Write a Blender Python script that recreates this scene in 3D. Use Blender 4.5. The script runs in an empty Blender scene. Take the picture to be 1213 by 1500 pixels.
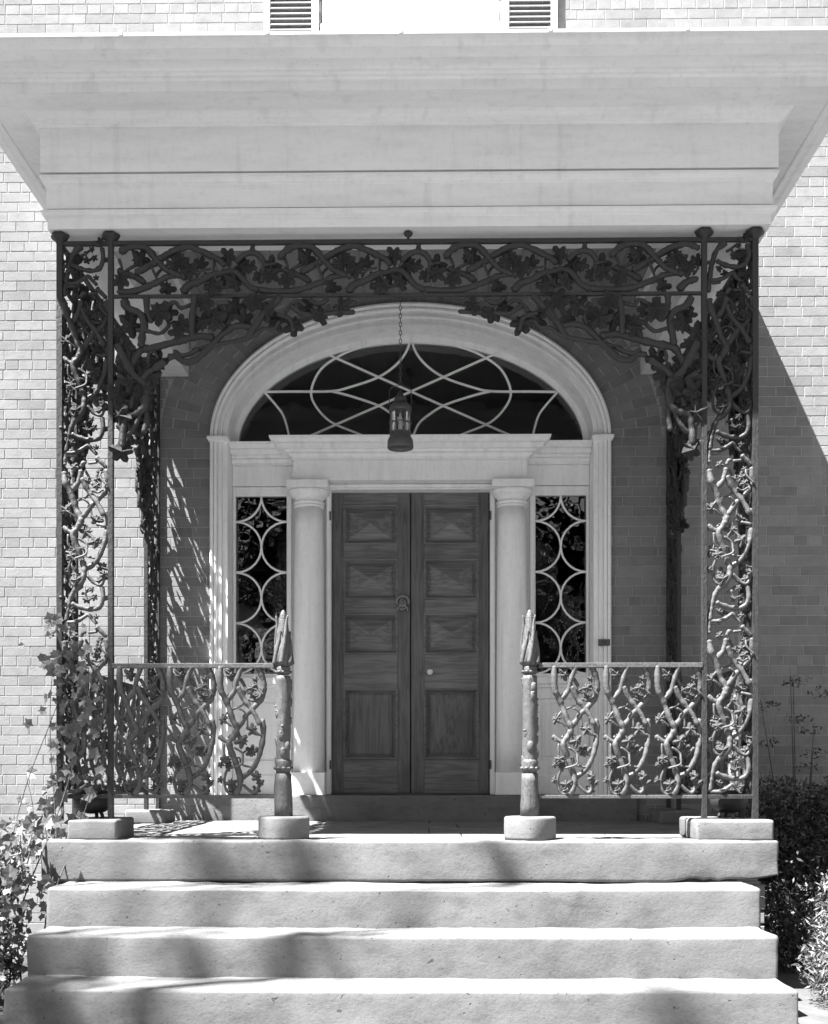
import bpy, math, random
from mathutils import Vector, noise, Matrix
R = math.radians
random.seed(7)
S = bpy.context.scene
C = S.collection
# ------------------------------------------------------------------ camera, light, exposure
F = 1707.0; CX, CY, CZ = 0.157, -9.08, 0.38; YAW = R(0.8)
cam = bpy.data.cameras.new('camera'); camo = bpy.data.objects.new('camera', cam); C.objects.link(camo)
camo.location = (CX, CY, CZ); camo.rotation_euler = (R(90), 0, YAW)
cam.sensor_fit = 'HORIZONTAL'; cam.sensor_width = 36; cam.lens = F/1213*36
cam.shift_y = (1130-750)/1213; cam.clip_end = 600; cam.clip_start = .1
S.camera = camo
SD = Vector((-.45, -.285, 1)).normalized()          # towards the sun
sun = bpy.data.lights.new('sun', 'SUN'); sun.energy = 5.0; sun.angle = R(.53); sun.color = (1, 1, 1)
suno = bpy.data.objects.new('sun', sun); C.objects.link(suno); suno.location = SD*30
suno.rotation_euler = SD.to_track_quat('Z', 'Y').to_euler()
W = bpy.data.worlds.new('World'); S.world = W; W.use_nodes = True
wn = W.node_tree; bg = wn.nodes['Background']
sky = wn.nodes.new('ShaderNodeTexSky'); sky.sky_type = 'NISHITA'; sky.sun_disc = False
sky.sun_elevation = math.asin(SD.z); sky.sun_rotation = math.atan2(SD.x, SD.y)
bw = wn.nodes.new('ShaderNodeRGBToBW')             # the photograph is black and white
wn.links.new(sky.outputs[0], bw.inputs[0]); wn.links.new(bw.outputs[0], bg.inputs[0])
bg.inputs[1].default_value = .038
S.view_settings.view_transform = 'Standard'; S.view_settings.look = 'None'
S.view_settings.gamma = 1; S.view_settings.exposure = 2.74
S.view_settings.use_curve_mapping = False
S.cycles.max_bounces = 8; S.cycles.transparent_max_bounces = 12
S.cycles.diffuse_bounces = 5

def at(px, py, y):
    cx, cz = (px-606.5)/F, (1130-py)/F
    dx = cx*math.cos(YAW)-math.sin(YAW); dy = cx*math.sin(YAW)+math.cos(YAW)
    t = (y-CY)/dy
    return (CX+t*dx, y, CZ+t*cz)
def wx(px, y=0): return at(px, 900, y)[0]
def wz(py, y=0): return at(606.5, py, y)[2]

# ------------------------------------------------------------------ materials
def mat(name, v=.5, rough=.6, spec=.5, **k):
    m = bpy.data.materials.new(name); m.use_nodes = True
    n = m.node_tree; b = n.nodes['Principled BSDF']
    b.inputs['Base Color'].default_value = (v, v, v, 1); b.inputs['Roughness'].default_value = rough
    b.inputs['Specular IOR Level'].default_value = spec
    return m, n, b
def nd(n, t, **k):
    x = n.nodes.new(t)
    for a, v in k.items(): setattr(x, a, v)
    return x
def noise_tex(n, scale, detail=5, rough=.6, stretch=None):
    tc = nd(n, 'ShaderNodeTexCoord'); t = nd(n, 'ShaderNodeTexNoise')
    t.inputs['Scale'].default_value = scale; t.inputs['Detail'].default_value = detail; t.inputs['Roughness'].default_value = rough
    mp = nd(n, 'ShaderNodeMapping'); n.links.new(tc.outputs['Object'], mp.inputs[0]); n.links.new(mp.outputs[0], t.inputs[0])
    if stretch: mp.inputs['Scale'].default_value = stretch
    return t
def ramp(n, src, stops):
    r = nd(n, 'ShaderNodeValToRGB'); e = r.color_ramp.elements
    while len(e) < len(stops): e.new(.5)
    for i, (p, v) in enumerate(stops): e[i].position = p; e[i].color = (v, v, v, 1)
    n.links.new(src, r.inputs[0]); return r
def mul(n, a, b, f=1):
    m = nd(n, 'ShaderNodeMix', data_type='RGBA', blend_type='MULTIPLY'); m.inputs[0].default_value = f
    n.links.new(a, m.inputs[6]); n.links.new(b, m.inputs[7]); return m.outputs[2]
def bump(n, b, src, dist, strength=1, prev=None):
    u = nd(n, 'ShaderNodeBump'); u.inputs['Distance'].default_value = dist; u.inputs['Strength'].default_value = strength
    n.links.new(src, u.inputs['Height'])
    if prev: n.links.new(prev.outputs[0], u.inputs['Normal'])
    n.links.new(u.outputs[0], b.inputs['Normal']); return u
M = {}
# brick
def brick_mat(name, v):
    m, n, b = mat(name, v, .85, .25)
    oi = nd(n, 'ShaderNodeObjectInfo'); g = nd(n, 'ShaderNodeNewGeometry')
    ad = nd(n, 'ShaderNodeMath', operation='ADD'); n.links.new(oi.outputs['Random'], ad.inputs[0]); n.links.new(g.outputs['Random Per Island'], ad.inputs[1])
    fr = nd(n, 'ShaderNodeMath', operation='FRACT'); n.links.new(ad.outputs[0], fr.inputs[0])
    r1 = ramp(n, fr.outputs[0], [(0, v*.84), (.3, v*.97), (.7, v*1.02), (1, v*1.1)])
    tc = nd(n, 'ShaderNodeNewGeometry')
    t = nd(n, 'ShaderNodeTexNoise'); t.inputs['Scale'].default_value = 9; t.inputs['Detail'].default_value = 8; t.inputs['Roughness'].default_value = .7
    n.links.new(tc.outputs['Position'], t.inputs[0])
    r2 = ramp(n, t.outputs[0], [(.3, .78), (.5, .98), (.7, 1.08)])
    t3 = nd(n, 'ShaderNodeTexNoise'); t3.inputs['Scale'].default_value = 1.3; t3.inputs['Detail'].default_value = 4
    n.links.new(tc.outputs['Position'], t3.inputs[0]); r3 = ramp(n, t3.outputs[0], [(.35, .88), (.65, 1.06)])
    n.links.new(mul(n, mul(n, r1.outputs[0], r2.outputs[0]), r3.outputs[0]), b.inputs['Base Color'])
    t2 = nd(n, 'ShaderNodeTexNoise'); t2.inputs['Scale'].default_value = 70; t2.inputs['Detail'].default_value = 6
    n.links.new(tc.outputs['Position'], t2.inputs[0]); u = bump(n, b, t2.outputs[0], .003, .5)
    bump(n, b, t.outputs[0], .004, .6, u)
    return m
M['brick'] = brick_mat('brick', .208)
m, n, b = mat('mortar', .33, .95, .1); M['mortar'] = m
t = noise_tex(n, 40, 5); n.links.new(ramp(n, t.outputs[0], [(.3, .27), (.7, .38)]).outputs[0], b.inputs['Base Color']); bump(n, b, t.outputs[0], .0015)
# painted wood
def paint(name, v, stretch=(3, 3, .4), dirt=.9):
    m, n, b = mat(name, v, .5, .35)
    t = noise_tex(n, 5, 7, .65, stretch); t2 = noise_tex(n, 30, 5, .6)
    r1 = ramp(n, t.outputs[0], [(.3, v*dirt), (.55, v), (.7, v*1.02)]); r2 = ramp(n, t2.outputs[0], [(.28, .93), (.5, 1)])
    t4 = noise_tex(n, 2.2, 5, .6, (5, 5, .35)); r4 = ramp(n, t4.outputs[0], [(.32, .90), (.44, 1)])       # run-off streaks
    t5 = noise_tex(n, 90, 2, .5); r5 = ramp(n, t5.outputs[0], [(.24, .65), (.29, 1)])                     # pits and flakes
    n.links.new(mul(n, mul(n, mul(n, r1.outputs[0], r2.outputs[0]), r4.outputs[0]), r5.outputs[0]), b.inputs['Base Color'])
    u = bump(n, b, t2.outputs[0], .0015, .5)
    t3 = noise_tex(n, 60, 3, .5, (.06, 1, 1)); bump(n, b, t3.outputs[0], .001, .5, u)
    return m
M['paint'] = paint('white_paint', .86)
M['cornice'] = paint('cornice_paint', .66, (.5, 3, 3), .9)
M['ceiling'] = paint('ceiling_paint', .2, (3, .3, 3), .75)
# stone
def stone(name, v, bs=1):
    m, n, b = mat(name, v, .85, .2)
    t = noise_tex(n, 2.2, 8, .65); t2 = noise_tex(n, 55, 8, .7, (1, 1, 1.3)); t3 = noise_tex(n, 16, 5, .6, (1, 1, 1.2))
    r1 = ramp(n, t.outputs[0], [(.3, v*.7), (.45, v*.97), (.7, v*1.15)]); r2 = ramp(n, t2.outputs[0], [(.28, .7), (.45, .98), (.6, 1.03)])
    t4 = noise_tex(n, 5.5, 6, .65, (1, 1, 2.5)); r4 = ramp(n, t4.outputs[0], [(.34, .82), (.47, 1), (.62, 1.04)])    # weather stains
    t5 = noise_tex(n, 34, 2, .5); r5 = ramp(n, t5.outputs[0], [(.25, .5), (.3, 1)])                              # pits
    n.links.new(mul(n, mul(n, mul(n, r1.outputs[0], r2.outputs[0]), r4.outputs[0]), r5.outputs[0]), b.inputs['Base Color'])
    u = bump(n, b, t2.outputs[0], .006*bs, .6); u = bump(n, b, r5.outputs[0], .004, .7, u); bump(n, b, t3.outputs[0], .010*bs, .45, u)
    return m
M['stone'] = stone('limestone', .142, .5)
M['flag'] = stone('flagstone', .15, .6)
M['path'] = stone('bounce_gravel', .16, 2)
M['plaster'] = stone('rendered_base', .15, .7)
# iron
def iron(name, v):
    m, n, b = mat(name, v, .5, .4)
    t = noise_tex(n, 45, 6, .7); t2 = noise_tex(n, 120, 3, .6, (1, 1, .35))
    n.links.new(ramp(n, t.outputs[0], [(.3, v*.7), (.5, v), (.72, v*1.35)]).outputs[0], b.inputs['Base Color'])
    n.links.new(ramp(n, t.outputs[0], [(.3, .45), (.7, .68)]).outputs[0], b.inputs['Roughness'])
    u = bump(n, b, t.outputs[0], .004, .6); bump(n, b, t2.outputs[0], .004, .9, u)
    return m
M['iron'] = iron('painted_iron', .022); M['pale_iron'] = iron('pale_painted_iron', .075)  # second iron is a paler tone for railings, newels and lower corner panels
m, n, b = mat('old_brass', .22, .4, .5); b.inputs['Metallic'].default_value = .5; M['brass'] = m
m, n, b = mat('dark_metal', .085, .5, .5); b.inputs['Metallic'].default_value = .2; M['dark_metal'] = m
M['porcelain'] = mat('porcelain', .7, .15)[0]
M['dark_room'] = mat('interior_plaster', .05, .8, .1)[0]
M['shade_cloth'] = mat('lamp_shade_cloth', .5, .8, .2)[0]
M['candle'] = mat('candle_wax', .75, .5)[0]
# wood with grain; axis = long axis of the grain
def wood(name, v, axis):
    m, n, b = mat(name, v, .42, .5)
    st = {'z': (14, 14, .9), 'x': (.9, 14, 14)}[axis]
    t = noise_tex(n, 1.6, 3, .5, st)
    wv = nd(n, 'ShaderNodeMath', operation='MULTIPLY'); wv.inputs[1].default_value = 26; n.links.new(t.outputs[0], wv.inputs[0])
    sn = nd(n, 'ShaderNodeMath', operation='SINE'); n.links.new(wv.outputs[0], sn.inputs[0])
    mr = nd(n, 'ShaderNodeMapRange'); mr.inputs[1].default_value = -1; n.links.new(sn.outputs[0], mr.inputs[0])
    r1 = ramp(n, mr.outputs[0], [(0, v*.74), (.45, v), (1, v*1.16)])
    t2 = noise_tex(n, 3, 5, .6); r2 = ramp(n, t2.outputs[0], [(.3, .75), (.5, .97), (.7, 1.1)])
    t3 = noise_tex(n, 9, 5, .7, {'z': (12, 12, .6), 'x': (.6, 12, 12)}[axis]); r3 = ramp(n, t3.outputs[0], [(.3, .8), (.6, 1.05)])
    n.links.new(mul(n, mul(n, r1.outputs[0], r2.outputs[0]), r3.outputs[0]), b.inputs['Base Color'])
    bump(n, b, t3.outputs[0], .001, .6)
    return m
M['oak_v'] = wood('oak_upright', .11, 'z'); M['oak_h'] = wood('oak_level', .15, 'x')
# glass
def glass(name, lo, wav=.004):
    m = bpy.data.materials.new(name); m.use_nodes = True; n = m.node_tree; n.nodes.clear()
    o = nd(n, 'ShaderNodeOutputMaterial'); mx = nd(n, 'ShaderNodeMixShader'); tr = nd(n, 'ShaderNodeBsdfTransparent'); gl = nd(n, 'ShaderNodeBsdfGlossy')
    tr.inputs[0].default_value = (.8, .8, .8, 1); gl.inputs['Roughness'].default_value = .015
    fr = nd(n, 'ShaderNodeFresnel'); fr.inputs[0].default_value = 1.6
    ad = nd(n, 'ShaderNodeMath', operation='ADD'); ad.inputs[1].default_value = lo; n.links.new(fr.outputs[0], ad.inputs[0]); n.links.new(ad.outputs[0], mx.inputs[0])
    n.links.new(tr.outputs[0], mx.inputs[1]); n.links.new(gl.outputs[0], mx.inputs[2]); n.links.new(mx.outputs[0], o.inputs[0])
    t = noise_tex(n, 4, 2, .5); u = nd(n, 'ShaderNodeBump'); u.inputs['Distance'].default_value = wav; n.links.new(t.outputs[0], u.inputs['Height'])
    n.links.new(u.outputs[0], gl.inputs['Normal']); return m
M['glass'] = glass('old_window_glass', .03); M['clear_glass'] = glass('lantern_glass', .06, .001)
def leafm(name, v, tr=.25):
    m, n, b = mat(name, v, .5, .4)
    oi = nd(n, 'ShaderNodeObjectInfo'); g = nd(n, 'ShaderNodeNewGeometry')
    ad = nd(n, 'ShaderNodeMath', operation='ADD'); n.links.new(oi.outputs['Random'], ad.inputs[0]); n.links.new(g.outputs['Random Per Island'], ad.inputs[1])
    fr = nd(n, 'ShaderNodeMath', operation='FRACT'); n.links.new(ad.outputs[0], fr.inputs[0])
    n.links.new(ramp(n, fr.outputs[0], [(0, v*.6), (.6, v), (1, v*1.5)]).outputs[0], b.inputs['Base Color'])
    tl = nd(n, 'ShaderNodeBsdfTranslucent'); tl.inputs[0].default_value = (v, v, v, 1)
    mx = nd(n, 'ShaderNodeMixShader'); mx.inputs[0].default_value = tr
    n.links.new(b.outputs[0], mx.inputs[1]); n.links.new(tl.outputs[0], mx.inputs[2]); n.links.new(mx.outputs[0], n.nodes['Material Output'].inputs[0])
    return m
M['ivy'] = leafm('ivy_leaf', .15); M['yew'] = leafm('evergreen_leaf', .05, .1); M['juniper'] = leafm('juniper_leaf', .12, .15); M['tree_leaf'] = leafm('tree_leaf', .08, .3)
M['bark'] = stone('bark', .08, 1.5)
m, n, b = mat('soil_and_grass', .08, .95, .1); M['ground'] = m
t = noise_tex(n, 1.5, 9, .7); n.links.new(ramp(n, t.outputs[0], [(.3, .04), (.7, .13)]).outputs[0], b.inputs['Base Color']); bump(n, b, t.outputs[0], .05)

# ------------------------------------------------------------------ mesh builder
class MB:
    def __init__(s): s.v = []; s.f = []; s.sm = []
    def add(s, v, f, smooth=False):
        o = len(s.v); s.v += [tuple(p) for p in v]; s.f += [tuple(i+o for i in q) for q in f]; s.sm += [smooth]*len(f)
    def box(s, x0, x1, y0, y1, z0, z1):
        v = [(x, y, z) for x in (x0, x1) for y in (y0, y1) for z in (z0, z1)]
        s.add(v, [(0, 1, 3, 2), (4, 6, 7, 5), (0, 4, 5, 1), (2, 3, 7, 6), (0, 2, 6, 4), (1, 5, 7, 3)]); return s
    def cbox(s, x0, x1, y0, y1, z0, z1, c=.004):      # box with chamfered front edges (front = y0)
        a = [(x0, y1, z0), (x1, y1, z0), (x1, y1, z1), (x0, y1, z1)]
        m_ = [(x0, y0+c, z0), (x1, y0+c, z0), (x1, y0+c, z1), (x0, y0+c, z1)]
        f = [(x0+c, y0, z0+c), (x1-c, y0, z0+c), (x1-c, y0, z1-c), (x0+c, y0, z1-c)]
        fs = [(3, 2, 1, 0)]
        for k in (0, 4):
            for i in range(4): j = (i+1) % 4; fs.append((k+i, k+j, k+4+j, k+4+i))
        fs.append((8, 9, 10, 11)); s.add(a+m_+f, fs); return s
    def tube(s, pts, r, sides=8, sub=4, rn=0, caps=True, smooth=True):
        P = spline(pts, sub); n_ = len(P)
        rr = r if callable(r) else (lambda t: r)
        V = []; up = None
        for i, p in enumerate(P):
            d = (P[min(i+1, n_-1)]-P[max(i-1, 0)]); d = d.normalized() if d.length > 1e-9 else Vector((0, 0, 1))
            if up is None: up = d.orthogonal().normalized()
            up = (up-d*up.dot(d)); up = up.normalized() if up.length > 1e-6 else d.orthogonal().normalized()
            sd = d.cross(up); rad = rr(i/max(1, n_-1))
            if rn: rad *= 1+rn*noise.noise(p*38)*1.6
            for k in range(sides):
                a = 2*math.pi*k/sides
                q = 1+(rn*.8*noise.noise((p+up*math.cos(a)*rad+sd*math.sin(a)*rad)*90) if rn else 0)
                V.append(p+(up*math.cos(a)+sd*math.sin(a))*rad*q)
        Fc = [(i*sides+k, i*sides+(k+1) % sides, (i+1)*sides+(k+1) % sides, (i+1)*sides+k) for i in range(n_-1) for k in range(sides)]
        if caps:
            d0 = (P[0]-P[1]).normalized()*rr(0)*.6; d1 = (P[-1]-P[-2]).normalized()*rr(1)*.6
            V.append(P[0]+d0); V.append(P[-1]+d1); a, b_ = len(V)-2, len(V)-1
            Fc += [(a, (k+1) % sides, k) for k in range(sides)]
            Fc += [(b_, (n_-1)*sides+k, (n_-1)*sides+(k+1) % sides) for k in range(sides)]
        s.add(V, Fc, smooth); return s
    def lathe(s, prof, cx=0, cy=0, cz=0, seg=24, fn=None, smooth=True, cap=True):
        V = []
        for i, (r, z) in enumerate(prof):
            for k in range(seg):
                a = 2*math.pi*k/seg; q = r+(fn(a, z, r) if fn else 0)
                V.append((cx+q*math.cos(a), cy+q*math.sin(a), cz+z))
        n_ = len(prof)
        Fc = [(i*seg+k, i*seg+(k+1) % seg, (i+1)*seg+(k+1) % seg, (i+1)*seg+k) for i in range(n_-1) for k in range(seg)]
        if cap: Fc += [tuple(range(seg))[::-1], tuple((n_-1)*seg+k for k in range(seg))]
        s.add(V, Fc, smooth); return s
    def sphere(s, c, r, seg=8, ring=6, sc=(1, 1, 1)):
        pr = [(r*math.sin(math.pi*i/ring), -r*math.cos(math.pi*i/ring)) for i in range(ring+1)]; pr[0] = (r*.02, -r); pr[-1] = (r*.02, r)
        V = []; 
        for rr_, z in pr:
            for k in range(seg):
                a = 2*math.pi*k/seg; V.append((c[0]+rr_*math.cos(a)*sc[0], c[1]+rr_*math.sin(a)*sc[1], c[2]+z*sc[2]))
        s.add(V, [(i*seg+k, i*seg+(k+1) % seg, (i+1)*seg+(k+1) % seg, (i+1)*seg+k) for i in range(ring) for k in range(seg)], True); return s
    def sweep(s, path, prof, close=False, smooth=False):   # plan path (x,y), profile (out,z); out = right of travel
        n_ = len(path); N = []
        for i in range(n_-1):
            d = Vector((path[i+1][0]-path[i][0], path[i+1][1]-path[i][1])).normalized(); N.append(Vector((d.y, -d.x)))
        V = []
        for i in range(n_):
            if i == 0: m_ = N[0]
            elif i == n_-1: m_ = N[-1]
            else:
                h = (N[i-1]+N[i]); h.normalize(); m_ = h/h.dot(N[i])
            for o, z in prof: V.append((path[i][0]+m_.x*o, path[i][1]+m_.y*o, z))
        k = len(prof); Fc = []
        for i in range(n_-1):
            for j in range(k-1 if not close else k):
                j2 = (j+1) % k; Fc.append((i*k+j, (i+1)*k+j, (i+1)*k+j2, i*k+j2))
        if close: Fc += [tuple(range(k)), tuple((n_-1)*k+j for j in range(k))[::-1]]
        s.add(V, Fc, smooth); return s
    def rock(s, x0, x1, y0, y1, z0, z1, r=.02, step=.06, amp=.004, seed=0, wear=0, chip=False):
        def line(a, b_):
            L = b_-a; rr = min(r, L*.45); k = max(1, int((L-2*rr)/step))
            return [a, a+rr*.35, a+rr*.7]+[a+rr+(L-2*rr)*i/k for i in range(k+1)]+[b_-rr*.7, b_-rr*.35, b_]
        X, Y, Z = line(x0, x1), line(y0, y1), line(z0, z1); ids = {}; V = []
        lo = Vector((x0, y0, z0)); hi = Vector((x1, y1, z1)); rr = Vector([min(r, (hi[i]-lo[i])*.45) for i in range(3)])
        def vid(i, j, k):
            if (i, j, k) in ids: return ids[(i, j, k)]
            p = Vector((X[i], Y[j], Z[k]))
            q = Vector([min(max(p[a], lo[a]+rr[a]), hi[a]-rr[a]) for a in range(3)]); d = p-q
            if d.length > 1e-9: d.normalize(); p = q+Vector([d[a]*rr[a] for a in range(3)])
            so = Vector((seed*7.3, seed*3.1, 0))
            nn = noise.noise((p+so)*7)*1.0+noise.noise((p+so)*19)*.6+noise.noise((p+so)*2.1)*1.8
            p = p+d*nn*amp
            if wear:
                t = max(0, (p.z-(z1-.06))/.06); u = (p.x-(x0+x1)/2)/((x1-x0)/2)
                p.z -= wear*t*max(0, 1-u*u)*(.6+.4*noise.noise(Vector((p.x*1.7+seed, 0, 0))))
            if chip and p.z < z0+.1 and p.x > x1-.62:      # broken lower edge at the right end
                w_ = (1-(p.z-z0)/.1)*min(1, (p.x-x1+.62)/.2); p.z += w_*(.022+.03*noise.noise(Vector((p.x*6, 3, 0)))+.012*noise.noise(Vector((p.x*23, 5, 0))))
            ids[(i, j, k)] = len(V); V.append(p); return ids[(i, j, k)]
        Fc = []; nx, ny, nz = len(X)-1, len(Y)-1, len(Z)-1
        for i in range(nx):
            for j in range(ny):
                Fc.append((vid(i, j, 0), vid(i, j+1, 0), vid(i+1, j+1, 0), vid(i+1, j, 0))); Fc.append((vid(i, j, nz), vid(i+1, j, nz), vid(i+1, j+1, nz), vid(i, j+1, nz)))
        for i in range(nx):
            for k in range(nz):
                Fc.append((vid(i, 0, k), vid(i+1, 0, k), vid(i+1, 0, k+1), vid(i, 0, k+1))); Fc.append((vid(i, ny, k), vid(i, ny, k+1), vid(i+1, ny, k+1), vid(i+1, ny, k)))
        for j in range(ny):
            for k in range(nz):
                Fc.append((vid(0, j, k), vid(0, j, k+1), vid(0, j+1, k+1), vid(0, j+1, k))); Fc.append((vid(nx, j, k), vid(nx, j+1, k), vid(nx, j+1, k+1), vid(nx, j, k+1)))
        s.add(V, Fc, True); return s
    def mesh(s, name, m):
        me = bpy.data.meshes.new(name); me.from_pydata(s.v, [], s.f); me.materials.append(M[m] if isinstance(m, str) else m)
        me.polygons.foreach_set('use_smooth', s.sm); me.update(); return me
    def build(s, name, m, parent=None, **k): return obj(name, s.mesh(name, m), parent, **k)
def spline(pts, sub):
    P = [Vector(p) for p in pts]
    if len(P) < 3 or sub <= 1:
        if len(P) == 2 and sub > 1: return [P[0].lerp(P[1], i/sub) for i in range(sub+1)]
        return P
    out = []
    for i in range(len(P)-1):
        a, b_, c, d = P[max(i-1, 0)], P[i], P[i+1], P[min(i+2, len(P)-1)]
        for k in range(sub):
            t = k/sub; out.append(.5*((2*b_)+(c-a)*t+(2*a-5*b_+4*c-d)*t*t+(3*b_-a-3*c+d)*t**3))
    out.append(P[-1]); return out
def obj(name, me, parent=None, loc=(0, 0, 0), rot=(0, 0, 0), label=None, cat=None, group=None, kind=None, scale=None):
    o = bpy.data.objects.new(name, me); C.objects.link(o); o.location = loc; o.rotation_euler = rot
    if scale: o.scale = scale
    if parent: o.parent = parent
    if label: o['label'] = label
    if cat: o['category'] = cat
    if group: o['group'] = group
    if kind: o['kind'] = kind
    return o
def thing(name, label, cat, loc=(0, 0, 0), rot=(0, 0, 0), group=None):
    o = obj(name, None, None, loc, rot, label, cat, group); o.empty_display_size = .1; return o
MX = .03                                               # centre of the porch in x
# ------------------------------------------------------------------ ground, room behind the door
GZ = -.86
g = MB(); V = []; nx, ny = 60, 60
g.box(-300, 300, -300, 300, GZ-.4, GZ); g.build('ground', 'ground', kind='structure')
r = MB()
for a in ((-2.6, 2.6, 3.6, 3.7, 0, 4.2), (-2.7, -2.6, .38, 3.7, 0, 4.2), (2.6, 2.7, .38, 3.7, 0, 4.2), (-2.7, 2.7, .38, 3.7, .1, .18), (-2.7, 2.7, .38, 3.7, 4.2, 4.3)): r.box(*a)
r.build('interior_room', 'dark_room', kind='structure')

q = MB(); q.box(-2.4, 2.4, -16, -3.6, GZ-.1, GZ+.004); q.build('path', 'path', kind='structure')  # out of view, added to bounce sunlight up to the porch soffit
# ------------------------------------------------------------------ brick wall with elliptical door arch
SPZ = wz(641)                                          # springing of the arch
AX, AZ = 1.556, wz(446)-SPZ                            # outer ellipse of the archivolt
wall = thing('brick_wall', 'tall brick house wall around the arched doorway, sunlit at both sides of the porch', 'wall', (0, 0, GZ))
wall.location = (0, 0, 0)
WL, WR, ZT = -6.5, 6.5, 8.2
WINX0, WINX1, WINZ0, WINZ1 = wx(470), wx(733), wz(50)-.02, 7.9
bk = MB()
def slab(x0, x1, z0, z1): bk.box(x0, x1, .0032, .36, z0, z1)
slab(WL, -AX, GZ, SPZ); slab(AX, WR, GZ, SPZ); slab(-AX, AX, GZ, -.02)
slab(WL, -AX, SPZ, 5.0); slab(AX, WR, SPZ, 5.0)
NX = 64
for i in range(NX):                                    # spandrel between the ellipse and z = 5
    x0, x1 = -AX+2*AX*i/NX, -AX+2*AX*(i+1)/NX
    e = lambda x: SPZ+AZ*math.sqrt(max(0, 1-(x/AX)**2))
    v = [(x0, .0032, e(x0)), (x1, .0032, e(x1)), (x1, .0032, 5.0), (x0, .0032, 5.0), (x0, .36, e(x0)), (x1, .36, e(x1)), (x1, .36, 5.0), (x0, .36, 5.0)]
    bk.add(v, [(0, 1, 2, 3), (4, 7, 6, 5), (0, 4, 5, 1)])
slab(WL, WINX0, 5.0, ZT); slab(WINX1, WR, 5.0, ZT); slab(WINX0, WINX1, 5.0, WINZ0); slab(WINX0, WINX1, WINZ1, ZT)
bk.build('mortar', 'mortar', wall)
CH, JT = .0773, .006                                   # course height, joint
BL, BHD = .208, .102
RING = .40                                             # thickness of the brick arch ring
def inside_ellipse(x, z, gx=0, gz=0):
    if z < SPZ: return abs(x) < AX+gx and z > -.02
    return (x/(AX+gx))**2+((z-SPZ)/(AZ+gz))**2 < 1
bricks = []                                            # (x0,x1,z0,z1)
row = 0; z = SPZ-CH*math.ceil((SPZ-GZ)/CH)
while z < ZT:
    head = row % 6 == 3
    Lb = BHD if head else BL
    x = WL+(0 if row % 2 else -Lb/2)+random.uniform(-.008, .008)
    while x < WR:
        l = Lb+random.uniform(-.006, .006); x0, x1 = max(x, WL), min(x+l, WR); x += l+JT
        z0, z1 = z+JT/2, z+CH-JT/2; cxm, czm = (x0+x1)/2, (z0+z1)/2
        if x1-x0 < .02: continue
        # cut around the arch ring: shrink towards it
        segs = [(x0, x1)]
        if z1 > -.02 and z0 < SPZ+AZ+RING:
            N = 20; keep = []
            for k in range(N):
                a, b_ = x0+(x1-x0)*k/N, x0+(x1-x0)*(k+1)/N; ok = True
                for xx in (a, b_):
                    for zz in (z0, z1):
                        if (z0+z1)/2 > SPZ:
                            if inside_ellipse(xx, zz, RING, RING): ok = False
                        elif abs(xx) < AX+.004 and zz > -.02: ok = False
                keep.append(ok)
            segs = []; k = 0
            while k < N:
                if keep[k]:
                    j = k
                    while j < N and keep[j]: j += 1
                    segs.append((x0+(x1-x0)*k/N, x0+(x1-x0)*j/N)); k = j
                else: k += 1
        for a, b_ in segs:
            if z1 > WINZ0 and z0 < WINZ1 and b_ > WINX0 and a < WINX1:
                if a < WINX0: b_ = WINX0
                elif b_ > WINX1: a = WINX1
                else: continue
            if b_-a > .015: bricks.append((a, b_, z0, z1))
    z += CH; row += 1
def vis(x, z):                                         # how open this brick is to the photographer
    px = 631+(x-CX)*188; py = 1130-(z-CZ)*188
    if not (36 < px < 1178 and 52 < py < 1180): return 0
    if px < 84 and py > 300 and py < 1160: return 5
    if 168 < px < 212 and 600 < py < 965: return 4
    if 1114 < px < 1178 and py > 380 and py < 1010: return 5
    if 898 < px < 974 and 600 < py < 970: return 4.5
    if 238 < px < 306 and 600 < py < 970: return 4.2
    if 1114 < px < 1178 and py > 250: return 3
    return 0
bm_cache = {}
def brick_mesh(L, T=CH-JT, D_=.05):
    k = round(L, 3)
    if k not in bm_cache:
        q = MB(); q.cbox(-k/2, k/2, 0, D_, -T/2, T/2, .002); bm_cache[k] = q.mesh('brick', 'brick')
    return bm_cache[k]
bricks.sort(key=lambda q: -vis((q[0]+q[1])/2, (q[2]+q[3])/2)*(1 if q[1]-q[0] > .15 else .5)-random.random()*.01)
for a, b_, z0, z1 in bricks[:300]:
    o = obj('brick', brick_mesh(b_-a), wall, ((a+b_)/2, random.uniform(-.0008, .0008), (z0+z1)/2), (R(random.uniform(-.3, .3)), R(random.uniform(-.3, .3)), R(random.uniform(-.2, .2))))
q = MB()
for a, b_, z0, z1 in bricks[300:]:
    d = random.uniform(-.0008, .0008); q.cbox(a, b_, d, .05, z0+random.uniform(-.0012, .0012), z1+random.uniform(-.0012, .0012), .002)
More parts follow.
